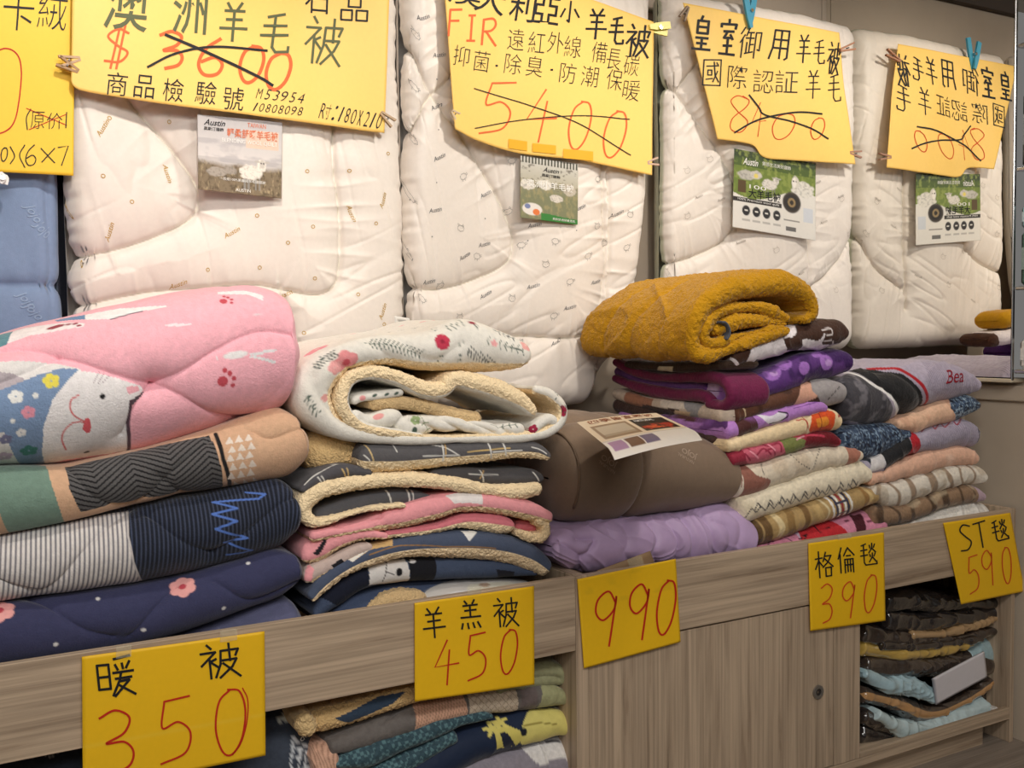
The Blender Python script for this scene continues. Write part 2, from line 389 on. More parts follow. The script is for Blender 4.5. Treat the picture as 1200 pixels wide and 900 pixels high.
def sweep(path, A, L=0.5, E=(0, 1, 0), ns=160, nf=22, nt=60, flip=False, bulge=1.0, dome=0.0, caps=(1, 1), capscale=1.0, back=8, front_noise=0.0, seed=1, slant=0.0, sag=0.0):
    """fold of cloth: centreline `path` (3D), half thickness A along it, pushed back by L along E, with a round front edge and round ends"""
    path = np.asarray([tuple(p) for p in path], float); A = np.atleast_1d(np.asarray(A, float))
    if len(A) == 1: A = np.repeat(A, len(path))
    full = catmull(np.hstack([path, A[:, None]]), max(60, 12*len(path)))
    full = resample(full, 400); d = np.concatenate([[0], np.cumsum(np.linalg.norm(np.diff(full[:, :3], axis=0), axis=1))]); T = d[-1]
    a0, a1 = full[0, 3]*capscale*caps[0], full[-1, 3]*capscale*caps[1]
    u = np.linspace(0, T, ns)
    ex = []
    if a0 > 0: ex.append(a0*(1-np.cos(np.linspace(0, math.pi/2, 9))))
    if a1 > 0: ex.append(T-a1*(1-np.cos(np.linspace(0, math.pi/2, 9))))
    u = np.unique(np.round(np.concatenate([u]+ex), 6)); u = u[np.concatenate([[True], np.diff(u) > T/ns*0.12])]; u[-1] = T
    X = np.stack([np.interp(u, d, full[:, k]) for k in range(4)], 1); Cn, a = X[:, :3], X[:, 3]
    f = np.ones(len(u))
    if a0 > 0: q = np.clip(u/a0, 0, 1); f = f*np.sqrt(np.maximum(1-(1-q)**2, 0.0004))
    if a1 > 0: q = np.clip((T-u)/a1, 0, 1); f = f*np.sqrt(np.maximum(1-(1-q)**2, 0.0004))
    Tn = np.gradient(Cn, u, axis=0); Tn /= np.linalg.norm(Tn, axis=1, keepdims=True)
    E = np.asarray(E, float); E /= np.linalg.norm(E)
    Nn = np.cross(Tn, E); Nn /= np.linalg.norm(Nn, axis=1, keepdims=True)
    if flip: Nn = -Nn
    Ls = np.interp(u, np.linspace(0, T, len(np.atleast_1d(L))), np.atleast_1d(L))
    al = np.linspace(-math.pi/2, math.pi/2, nf); rows = []
    tt = np.linspace(0, 1, nt)[1:-1]; tb = np.linspace(0, 1, back)[1:-1]; be = np.linspace(math.pi/2, -math.pi/2, back)
    P = []; Qs = []; Fr = []
    for k in range(len(u)):
        h = a[k]*f[k]; inset = (1-f[k])*a[k]*0.9; b = h*bulge; y0 = inset; y1 = Ls[k]-inset*0.5
        fn = h*np.sin(al); fy = y0+b*(1-np.cos(al))
        ya, yb = y0+b, max(y1-h, y0+b+0.01)
        tn = h+dome*f[k]*np.sin(math.pi*tt)-sag*tt*f[k]; ty = ya+(yb-ya)*tt
        bn = h*np.sin(be); by = yb+h*np.cos(be)
        on = -h*np.ones(len(tb)); oy = yb+(ya-yb)*tb
        n_ = np.concatenate([fn, tn, bn, on]); y_ = np.concatenate([fy, ty, by, on*0+oy])
        pts = Cn[k]+n_[:, None]*Nn[k]+(y_[:, None]+slant*(u[k]))*E
        ql = np.concatenate([[0], np.cumsum(np.hypot(np.diff(n_), np.diff(y_)))]); mid = ql[nf//2]
        P.append(pts); Qs.append(ql-mid); Fr.append(np.concatenate([al/(math.pi/2), 1+(ty-ya)/0.1, np.full(len(be), 9.0), np.full(len(tb), -3.0)]))
    P = np.array(P); Q = np.array(Qs)
    s = Surf(P, np.repeat(u[:, None], P.shape[1], 1), Q, True)
    # make the normals point outwards
    cen = P.mean(1, keepdims=True); k = len(u)//2
    sg = np.sign(((P[k]-cen[k])*s.N[k]).sum(-1).mean()); s.orient(sg if sg != 0 else 1)
    s.F = np.array(Fr); s.T = T; s.f = f; s.nf = nf
    s.under = (s.F < -1)
    return s
def slab(top, bot, Y, L=0.5, **kw):
    """a folded thing lying flat: its upper and lower outline in the photograph at the plane of its front"""
    n = max(len(top), len(bot))
    t = catmull(top, 40) if len(top) > 2 else resample(np.array(top, float), 40); b = catmull(bot, 40) if len(bot) > 2 else resample(np.array(bot, float), 40)
    t, b = resample(t, 14), resample(b, 14); path = []; A = []
    th0 = (Vector(atY(*t[7], Y))-Vector(atY(*b[7], Y))).length/2
    Yc = Y+th0*0.6*kw.get('bulge', 1.0)
    for p, q in zip(t, b):
        a_, c_ = atY(*p, Yc), atY(*q, Yc); m = (a_+c_)/2; path.append((m.x, Y, m.z)); A.append(max((a_-c_).length/2, 0.004))
    path = np.array(path)
    d = np.gradient(path, axis=0); d /= np.linalg.norm(d, axis=1, keepdims=True)
    return sweep(path, A, L, **kw)
def px_path(pts, Y): return [tuple(atY(p[0], p[1], Y+(p[2] if len(p) > 2 else 0))) for p in pts]

# ------------------------------------------------------------------ writing
_gc = {}
def glyph(txt, shear=0.0, bold=0.0):
    k = (txt, shear, bold)
    if k in _gc: return _gc[k]
    c = bpy.data.curves.new('t', 'FONT'); c.body = txt; c.shear = shear; c.offset = bold; c.resolution_u = 3; c.align_x = 'LEFT'
    o = bpy.data.objects.new('t', c); COL.objects.link(o); bpy.context.view_layer.update()
    me = o.evaluated_get(bpy.context.evaluated_depsgraph_get()).to_mesh()
    V = np.array([(v.co.x, v.co.y) for v in me.vertices]); Fc = [tuple(p.vertices) for p in me.polygons]
    bpy.data.objects.remove(o); bpy.data.curves.remove(c)
    lo, hi = V.min(0), V.max(0); V = (V-(lo+hi)/2)/np.maximum(hi-lo, 1e-6)
    _gc[k] = (V, Fc, (hi-lo)[0]/(hi-lo)[1]); return _gc[k]
HAND = {
 '暖': [[(5,20),(35,20),(35,80),(5,80),(5,20)],[(5,50),(35,50)],[(50,8),(92,2)],[(52,22),(58,35)],[(70,20),(72,33)],[(90,16),(80,32)],[(45,42),(98,40)],[(50,57),(92,55)],[(66,42),(60,62),(40,98)],[(60,64),(86,62),(45,100)],[(56,72),(98,99)]],
 '被': [[(22,2),(32,14)],[(5,26),(42,24),(5,62)],[(26,42),(26,100)],[(30,50),(42,44)],[(30,54),(45,68)],[(55,22),(52,60),(38,98)],[(55,22),(98,20),(90,38)],[(76,2),(76,52)],[(56,50),(92,48),(80,70),(48,100)],[(58,58),(98,100)]],
 '羊': [[(25,5),(38,20)],[(75,2),(60,20)],[(18,25),(85,22)],[(25,47),(78,44)],[(5,70),(97,66)],[(50,22),(50,100)]],
 '羔': [[(25,2),(36,12)],[(72,0),(62,12)],[(18,18),(85,16)],[(25,34),(78,32)],[(50,16),(50,56)],[(5,56),(97,54)],[(12,75),(6,92)],[(35,75),(38,92)],[(60,74),(66,90)],[(82,72),(94,90)]],
 '格': [[(5,30),(42,26)],[(24,2),(24,100)],[(24,34),(4,68)],[(26,40),(42,56)],[(62,5),(46,40)],[(58,20),(90,18),(72,42),(44,62)],[(56,30),(98,60)],[(58,64),(88,62),(86,94),(58,96),(58,64)]],
 '倫': [[(24,2),(4,45)],[(16,28),(16,100)],[(62,2),(36,34)],[(62,4),(98,32)],[(52,34),(76,33)],[(42,48),(90,46),(90,98)],[(42,48),(42,100)],[(42,70),(90,68)],[(58,48),(58,96)],[(74,47),(74,96)]],
 '毯': [[(38,4),(10,12)],[(6,32),(44,28)],[(4,54),(46,50)],[(24,8),(24,82),(32,92),(98,88),(98,76)],[(58,10),(62,22)],[(90,6),(82,20)],[(74,2),(72,22),(54,42)],[(74,24),(94,40)],[(58,48),(62,58)],[(90,44),(82,56)],[(74,42),(72,60),(54,80)],[(74,60),(94,78)]],
 '皇': [[(45,0),(38,12)],[(25,14),(75,14),(75,50),(25,50),(25,14)],[(25,32),(75,32)],[(22,64),(78,64)],[(28,80),(72,80)],[(50,64),(50,97)],[(8,97),(92,97)]],
 '室': [[(50,0),(50,10)],[(10,22),(10,14),(90,12),(86,24)],[(25,34),(78,32)],[(45,34),(28,52),(72,50)],[(62,42),(76,54)],[(28,74),(74,72)],[(50,54),(50,96)],[(8,97),(94,96)]],
 '用': [[(20,5),(18,60),(5,98)],[(20,5),(85,5),(85,92),(75,98)],[(20,35),(84,35)],[(20,62),(84,62)],[(52,5),(52,95)]],
 '毛': [[(75,3),(25,14)],[(15,36),(85,30)],[(8,60),(92,52)],[(48,12),(48,85),(60,96),(98,92),(98,80)]],
 '御': [[(20,2),(4,24)],[(22,26),(4,52)],[(14,40),(14,100)],[(38,8),(30,28)],[(34,18),(62,16)],[(28,36),(64,34)],[(48,18),(48,80)],[(50,56),(64,54)],[(34,50),(34,82)],[(28,86),(64,78)],[(72,16),(96,14),(94,72),(84,70)],[(72,16),(72,98)]],
 '國': [[(5,5),(95,3),(95,97),(5,97),(5,5)],[(20,28),(82,25)],[(28,42),(48,42),(48,60),(28,60),(28,42)],[(20,76),(54,72)],[(58,12),(66,60),(86,84)],[(78,45),(56,84)],[(72,14),(80,22)]],
 '小': [[(50,2),(50,95),(40,88)],[(25,38),(8,75)],[(72,36),(95,70)]],
 '品': [[(28,2),(72,2),(72,42),(28,42),(28,2)],[(2,56),(42,56),(42,98),(2,98),(2,56)],[(58,56),(98,56),(98,98),(58,98),(58,56)]],
 '0': [[(55,2),(22,20),(8,60),(22,94),(48,99),(78,75),(92,35),(80,6),(48,2)]],
 '3': [[(10,12),(50,0),(85,12),(70,36),(25,52),(70,50),(92,66),(80,88),(35,100)]],
 '4': [[(55,0),(5,60),(95,52)],[(62,22),(48,100)]],
 '5': [[(30,5),(95,0)],[(30,5),(18,45),(60,38),(88,56),(70,86),(5,100)]],
 '6': [[(80,0),(30,30),(8,70),(30,98),(75,94),(92,68),(65,50),(18,64)]],
 '9': [[(92,22),(60,2),(15,18),(8,42),(40,54),(85,34),(94,10),(80,60),(68,100)]],
 '8': [[(80,10),(40,2),(12,18),(40,42),(82,70),(60,98),(18,92),(22,64),(70,34),(84,14),(60,2)]],
 'S': [[(88,8),(40,2),(15,22),(50,46),(88,68),(60,95),(8,98)]],
 'T': [[(5,8),(95,2)],[(50,6),(48,100)]],
 '$': [[(85,18),(50,10),(15,28),(50,48),(85,62),(60,84),(8,84)],[(55,0),(30,100)],[(72,0),(50,100)]],
 'F': [[(15,5),(12,100)],[(15,5),(90,0)],[(14,46),(75,42)]], 'I': [[(20,5),(80,3)],[(50,4),(50,97)],[(15,98),(88,96)]],
 'R': [[(15,8),(12,100)],[(15,8),(70,2),(88,22),(65,45),(16,52)],[(35,52),(95,100)]],
}
CURVY = set('03456908S$R')
def ribbons(polys, w, closed=False):
    """flat pen strokes in 2D; returns verts, faces"""
    V = []; Fc = []
    for p in polys:
        p = np.asarray(p, float)
        if len(p) < 2: continue
        d = np.diff(p, axis=0); l = np.linalg.norm(d, axis=1); keep = np.concatenate([[True], l > 1e-6]); p = p[keep]
        if len(p) < 2: continue
        T = np.gradient(p, axis=0); T /= np.maximum(np.linalg.norm(T, axis=1, keepdims=True), 1e-9); Nn = np.stack([-T[:, 1], T[:, 0]], 1)*w/2
        p = p.copy(); p[0] -= T[0]*w*0.3; p[-1] += T[-1]*w*0.3
        b = len(V)
        for a, n in zip(p, Nn): V += [tuple(a+n), tuple(a-n)]
        Fc += [(b+2*i, b+2*i+1, b+2*i+3, b+2*i+2) for i in range(len(p)-1)]
    return V, Fc

class Sheet:
    """a sheet of card: four corners in the photograph at a plane y=Y (or any plane), gently billowed; writing rides on it"""
    def __init__(s, corners, Y, amp=0.0, seed=0, tilt=0.0, edge=None, nu=90, nv=70, wavy=None):
        s.Y = Y; c = [np.array(atY(*p, Y))[[0, 2]] for p in corners]  # TL TR BR BL
        s.c = c; s.amp = amp; s.seed = seed; s.tilt = tilt; s.wavy = wavy
        s.bot = edge; s.ext = [1, 1]
        s.nu, s.nv = nu, nv; s.edge = edge
        U, V = np.meshgrid(np.linspace(0, 1, nu), np.linspace(0, 1, nv), indexing='ij'); s.U, s.V = U, V
        X = s.bil(U, V); s.X = X
        if edge is not None:      # lower edge curve (pixels) replaces the straight one
            e = np.array([np.array(atY(*p, Y))[[0, 2]] for p in edge]); e = resample(catmull(e, 60), 60)
            ee = np.stack([np.interp(U, np.linspace(0, 1, 60), e[:, k]) for k in (0, 1)], -1)
            base = (1-U)[..., None]*c[3]+U[..., None]*c[2]
            s.X = X+(ee-base)*(V**1.5)[..., None]
        s.col = np.ones(U.shape+(4,)); s.col[..., 3] = 0
        s.fz = 0
    def bil(s, U, V):
        U, V = U[..., None], V[..., None]; c = s.c
        return (c[0]*(1-U)+c[1]*U)*(1-V)+(c[3]*(1-U)+c[2]*U)*V
    def g(s, XZ):
        x, z = XZ[..., 0], XZ[..., 1]; zt = max(s.c[0][1], s.c[1][1])
        t = (zt-z)
        return s.Y+s.amp*(0.8*vn(x*5, z*2.2, 0, s.seed)+0.35*vn(x*11, z*5, 0, s.seed+5))*np.clip(t*5, 0.25, 1)-s.tilt*t
    def p3(s, XZ, off=0.0):
        XZ = np.asarray(XZ, float); y = s.g(XZ)-off
        return np.stack([XZ[..., 0], y, XZ[..., 1]], -1)
    def xz(s, px, py): return np.array(atY(px, py, s.Y))[[0, 2]]
    def build(s, name, mat, parent=None, thick=0.0012):
        A = s.p3(s.X); B = s.p3(s.X, -thick); n = s.nu*s.nv; I = np.arange(n).reshape(s.nu, s.nv)
        f = np.stack([I[:-1, :-1].ravel(), I[1:, :-1].ravel(), I[1:, 1:].ravel(), I[:-1, 1:].ravel()], 1)
        fs = [f, f[:, ::-1]+n]
        for e in (I[0], I[-1][::-1], I[:, 0][::-1], I[:, -1]): fs.append(np.stack([e[:-1], e[1:], e[1:]+n, e[:-1]+n], 1))
        return link(name, np.vstack([A.reshape(-1, 3), B.reshape(-1, 3)]), np.vstack(fs), mat, parent, np.vstack([s.col.reshape(-1, 4)]*2))
    # writing collected as 2D shapes, then laid on the card
    def start(s): s.v = []; s.f = []
    def put(s, V, Fc, place):
        b = len(s.v); s.v += [place(v) for v in V]; s.f += [tuple(i+b for i in f) for f in Fc]
    def char(s, ch, cx, cy, w, h, rot=0, pen=1.6, bold=0.0, shear=0.0, hand=True, mirror=False):
        """character in a box of w x h pixels round (cx,cy) of the photograph, pen width in pixels"""
        r = R(rot); ca, sa = math.cos(r), math.sin(r)
        def pl(u, v):
            dx, dy = u*w, v*h; return cx+dx*ca-dy*sa, cy+dx*sa+dy*ca
        if ch in HAND and hand:
            st = []
            for k in HAND[ch]:
                q = [(p[0]/100-0.5, p[1]/100-0.5) for p in k]
                if ch in CURVY and len(q) > 3: q = catmull(q, 8*len(q))
                st.append([pl(*p) for p in q])
            for k in st:
                if ch in CURVY: segs = [k]
                else: segs = [k[i:i+2] for i in range(len(k)-1)]
                V, Fc = ribbons(segs, pen); s.put(V, Fc, lambda v: s.xz(*v))
        else:
            V, Fc, asp = glyph(ch, shear, bold); s.put(V, Fc, lambda v: s.xz(*pl(v[0], -v[1])))
    def text(s, txt, x0, y0, x1, y1, h, **kw):
        n = len(txt)
        for i, ch in enumerate(txt):
            if ch == ' ': continue
            t = (i+0.5)/n; wch = abs(x1-x0)/n*0.82
            s.char(ch, x0+(x1-x0)*t, y0+(y1-y0)*t, wch, h, rot=math.degrees(math.atan2(y1-y0, x1-x0)), **kw)
    def pen(s, pts, w, smooth=True):
        p = catmull(pts, 10*len(pts)) if smooth and len(pts) > 2 else pts
        V, Fc = ribbons([p], w); s.put(V, Fc, lambda v: s.xz(*v))
    def done(s, name, mat, parent, off=0.0012):
        V = s.p3(np.array(s.v), off); return tag(link(name, V, s.f, mat, parent, smooth=False), kind='stuff')
    # painting
    def uvpx(s):
        P = s.p3(s.X); return proj(P)
    def paint(s, fn):
        px, py = s.uvpx(); fn(s, px, py)
    def fill(s, c, mask=None):
        c4_ = np.array([*lin(c), 0]); 
        if mask is None: s.col[...] = c4_
        else: mk = np.clip(mask.astype(float), 0, 1)[..., None]; s.col = s.col*(1-mk)+c4_*mk
    def rect(s, u0, v0, u1, v1, c): s.fill(c, (s.U >= u0) & (s.U <= u1) & (s.V >= v0) & (s.V <= v1))
    def oval(s, u, v, a, b, c): s.fill(c, np.clip((1-np.hypot((s.U-u)/a, (s.V-v)/b))*8+0.5, 0, 1))
    def uvtext(s, txt, u0, v0, u1, v1, **kw):
        """printed line inside a box given in the sheet's own 0..1 coordinates"""
        bold = kw.get('bold', 0.0); V, Fc, asp = glyph(txt, kw.get('shear', 0.0), bold)
        s.put(V, Fc, lambda v: s.bil(np.array(u0+(u1-u0)*(v[0]+0.5)), np.array(v0+(v1-v0)*(0.5-v[1]))))
def surf_marks(s, items, mat, name, parent, off=0.0015):
    """small printed shapes on a cloth: items = (px, py, polygons-in-metres(list of (verts,faces)), rotation)"""
    VV = []; FF = []
    for (px, py, V, Fc, rot) in items:
        u, v = s.sq(px, py); r = R(rot); b = len(VV)
        # local axes on the cloth that run right and up in the picture
        p0, n0 = s.at(u, v)
        pu = s.at(u+0.01, v)[0]-p0; pv = s.at(u, v+0.01)[0]-p0
        for a in V:
            x, y = a[0]*math.cos(r)-a[1]*math.sin(r), a[0]*math.sin(r)+a[1]*math.cos(r)
            su = 1 if pu@np.array(right) > 0 else -1; sv = 1 if pv@np.array(up) > 0 else -1
            p, n = s.at(u+x*su, v+y*sv); VV.append(p+n*off)
        FF += [tuple(i+b for i in f) for f in Fc]
    return tag(link(name, np.array(VV), FF, mat, parent, smooth=False), kind='stuff')
def word(txt, w, shear=0.3, bold=0.0):
    V, Fc, asp = glyph(txt, shear, bold); V = V*np.array([w, w/asp]); return V, Fc
def rings(polys, w): return ribbons(polys, w)

# ------------------------------------------------------------------ the setting
BX1 = atY(1190, 600, 0).x; MX = BX1+0.015; WY = 0.745; MMX = 2.875; RT, RB = 0.74, 0.565
SX = atY(963, 20, WY).x
def struct(name, mb, mat): return tag(mb.build(name, mat), kind='structure')
b = MB(); b.box(-2.6, 5.6, -6.0, WY+0.1, -0.05, 0.0)
M['floor'] = wood('grey_vinyl_floor', 0, (150, 138, 126), (112, 100, 90)); struct('floor', b, M['floor'])
b = MB(); b.box(-2.6, 5.6, -6.0, WY+0.1, 2.68, 2.76); struct('ceiling', b, plain('ceiling_paint', (200, 192, 180), 0.8, 0.2))
b = MB(); b.box(-2.6, 0.10, WY, WY+0.1, 0, 2.68); b.box(0.103, SX-0.0015, WY, WY+0.1, 0, 2.68); b.box(SX+0.0015, MX+0.2, WY, WY+0.1, 0, 2.68); b.box(0.0, SX+0.05, WY+0.01, WY+0.1, 0, 2.68)
struct('wall_back', b, M['wall'])
b = MB(); b.box(-2.6, MX, WY-0.03, WY, 2.60, 2.68, 0.004); struct('trim_1', b, M['darkwood'])
b = MB(); b.box(MX+0.012, MX+0.10, -0.42, WY, 0.0, 1.145); struct('wall_right', b, M['panel'])
b = MB(); b.box(MX+0.03, MX+0.10, 0.125, WY+0.1, 1.145, 2.68); struct('wall_right', b, M['panel'])
b = MB()
b.box(MX-0.004, MX+0.012, -0.42, WY-0.02, 1.075, 1.125, 0.003)
b.box(MX-0.004, MX+0.012, 0.20, 0.30, 0.60, 1.075, 0.003)
b.box(MX-0.002, MX+0.012, 0.30, WY-0.02, 0.93, 0.955, 0.003)
b.box(MX-0.002, MX+0.012, 0.30, WY-0.02, 0.80, 0.812, 0.002)
struct('trim_2', b, M['panel'])
b = MB(); b.box(-2.7, -2.6, -6, WY, 0, 2.68); struct('wall_left', b, M['wall'])
b = MB(); b.box(5.6, 5.7, -6, WY, 0, 2.68); struct('wall_far_right', b, M['wall'])

# ------------------------------------------------------------------ the wall mirror beside the bench
zb_ = atX(1150, 443.5, MMX).z; yb_ = atX(1187, 300, MMX).y
mir = empty('wall_mirror', (MMX, 0.3, zb_), 'tall wall mirror reflecting the white duvets and a yellow sign', 'mirror')
b = MB(); b.box(MMX, MMX+0.006, yb_+0.004, WY-0.001, zb_+0.006, 2.66); b.build('mirror_glass', M['mirror'], mir)
b = MB(); b.box(MMX+0.006, MMX+0.009, yb_, WY-0.001, zb_, 2.665); b.build('backing_board', M['dark'], mir)
b = MB(); b.box(MMX-0.003, MMX+0.009, yb_-0.003, yb_+0.002, zb_-0.004, 2.665, 0.002); b.build('edge_strip', M['chrome'], mir)
b = MB(); b.box(MMX-0.004, MX+0.011, yb_-0.002, WY-0.002, zb_-0.010, zb_+0.002, 0.002); b.build('lower_rail', plain('cream_edge', (205, 192, 168), 0.5), mir)

# ------------------------------------------------------------------ shelf with packed goods beyond the mirror
RX = MMX-0.02
unit = empty('display_rack', (RX+0.2, -0.2, 1.1), 'chrome display rack at the right edge of the photo beyond the mirror', 'rack')
b = MB(); b.box(RX+0.16, RX+0.18, -0.50, -0.014, 1.16, 2.6); b.build('back_panel', M['dark'], unit)
b = MB(); b.tube([(RX+0.022, -0.25, 1.16), (RX+0.022, -0.25, 2.6)], 0.004); b.build('upright', M['chrome'], unit)
for z in (1.165, 1.42, 1.78, 2.15):
    b = MB(); b.box(RX+0.02, RX+0.17, -0.5, -0.014, z, z+0.012, 0.003); b.build('shelf', M['chrome'], unit)
def pack(z0, z1, c, lab, cat, y0=-0.40, y1=-0.014, coat=0.3):
    b = MB(); b.box(RX+0.04, RX+0.14, y0, y1, z0, z1, 0.012)
    t = empty('boxed_pack', (RX+0.09, (y0+y1)/2, z0), lab, cat)
    b.build('wrapper', plain('pack_'+cat+str(int(z0*100)), c, 0.35, 0.5, bump=0.3, scale=30, coat=coat), t)
    b = MB(); b.box(RX+0.037, RX+0.040, y0+0.03, y1-0.01, z0+(z1-z0)*0.3, z0+(z1-z0)*0.7); b.build('paper_label', plain('label_'+str(int(z0*100)), np.clip(np.array(c)*0.5+110, 0, 255), 0.6), t)
pack(2.162, 2.34, (120, 116, 100), 'grey wrapped pack on the rack beyond the mirror', 'pack')
pack(1.792, 2.02, (30, 36, 38), 'black pack high on the rack right of the mirror', 'pack')
pack(1.62, 1.775, (40, 78, 62), 'dark green pack below the black pack, right of the mirror', 'pack') if False else None
pack(1.432, 1.60, (62, 96, 84), 'dark green pack on the middle rack shelf right of the mirror', 'pack')
pack(1.605, 1.68, (150, 190, 200), 'pale blue pack lying on the dark green pack', 'pack')
pack(1.177, 1.27, (226, 222, 214), 'white folded textile on the lowest rack shelf beyond the mirror', 'pack')
b = MB(); b.box(RX+0.0145, RX+0.017, -0.35, -0.013, 2.44, 2.66)
o = tag(b.build('yellow_poster', plain('poster_yellow', (236, 200, 40), 0.6)), 'yellow card with white rim at the top right corner of the photo', 'sign')

# ------------------------------------------------------------------ the long wooden bench (two units)
bench = empty('display_bench', (1.2, 0.3, 0.0), 'long grey-brown wood-grain display bench with raised rim, door and open shelves', 'bench')
XD = atY(681, 700, 0).x          # the seam between the two units
def bpart(name, mat, *boxes):
    b = MB()
    for q in boxes: b.box(*q)
    return b.build(name, mat, bench)
bpart('front_rail', M['wood_h'], (-0.9, XD-0.016, 0.0, 0.018, RB, RT, 0.0012))
bpart('front_rail', M['wood_h'], (XD+0.019, BX1-0.018, 0.0, 0.018, RB, RT, 0.0012))
bpart('upright', M['wood_v'], (XD-0.0155, XD+0.0185, -0.001, 0.69, 0.0, RT, 0.0012))
bpart('end_panel', M['wood_v'], (BX1-0.0175, BX1, -0.001, 0.705, 0.0, RT+0.002, 0.0012))
bpart('end_panel', M['wood_v'], (-0.92, -0.9025, 0.0, 0.705, 0.0, RT, 0.0012))
bpart('inner_divider', M['wood_y'], (XD-0.012, XD+0.012, 0.018, 0.705, RT-0.002, RT+0.001, 0.0005))
bpart('tray_board', M['wood_h'], (-0.9, XD-0.016, 0.019, 0.705, RB-0.004, RB+0.014), (XD+0.019, BX1-0.018, 0.019, 0.705, RB-0.004, RB+0.014))
bpart('back_board', M['wood_h'], (-0.9, BX1-0.018, 0.705, 0.72, 0.0, RT))
XR0 = atY(978, 800, 0).x; XR1 = atY(1008.5, 800, 0).x
bpart('upright', M['wood_v'], (XR0+0.0015, XR1, 0.002, 0.70, 0.098, RB-0.0005, 0.001))
door = bpart('door', M['wood_v'], (XD+0.0215, XR0-0.0015, 0.003, 0.021, 0.100, RB-0.005, 0.0012))
bpart('bottom_shelf', M['wood_h'], (-0.9, XD-0.016, 0.004, 0.705, 0.236, 0.256, 0.001))
bpart('bottom_shelf', M['wood_h'], (XD+0.019, BX1-0.018, 0.0, 0.705, 0.075, 0.097, 0.001))
bpart('plinth', M['wood_h'], (-0.9, BX1-0.10, 0.035, 0.055, 0.0, 0.074))
bpart('shelf_edge', M['wood_h'], (XR1+0.001, BX1-0.018, 0.0, 0.016, 0.0975, 0.112, 0.001))
# door lock
k = atY(959, 811, 0.0); b = MB()
def disc(b, c, r0, r1, y0, y1, n=28):
    V = []; 
    for y, r in ((y0, r1), (y1, r1), (y1, r0), (y0+0.002, r0), (y0+0.002, 0.0001)):
        V += [(c.x+r*math.cos(2*math.pi*i/n), y, c.z+r*math.sin(2*math.pi*i/n)) for i in range(n)]
    b.add(V, [(j*n+i, j*n+(i+1) % n, (j+1)*n+(i+1) % n, (j+1)*n+i) for j in range(4) for i in range(n)])
disc(b, k, 0.010, 0.019, 0.0025, -0.002); b.build('lock_ring', plain('zinc', (150, 146, 140), 0.35, 0.5, metal=0.7), door, smooth=False)
b = MB(); disc(b, k, 0.004, 0.0095, 0.0015, -0.001, 20); b.build('lock_core', plain('dark_zinc', (70, 66, 64), 0.4, 0.5, metal=0.6), door)

# ------------------------------------------------------------------ hanging rail and the duvets on it
ZR = 2.385
b = MB(); b.tube([(-1.2, 0.72, ZR-0.035), (MMX-0.001, 0.72, ZR-0.035)], 0.009, 12)
t = empty('hanging_rail', (0.9, 0.72, ZR-0.05), 'thin metal hanging rail running behind the white duvets', 'rail'); b.build('bar', M['chrome'], t)
for x in (0.135, 1.005, 1.925, 2.84):
    b = MB(); b.tube([(x, 0.72, ZR-0.035), (x, WY, ZR-0.035)], 0.006, 8); b.build('bracket', M['chrome'], t)

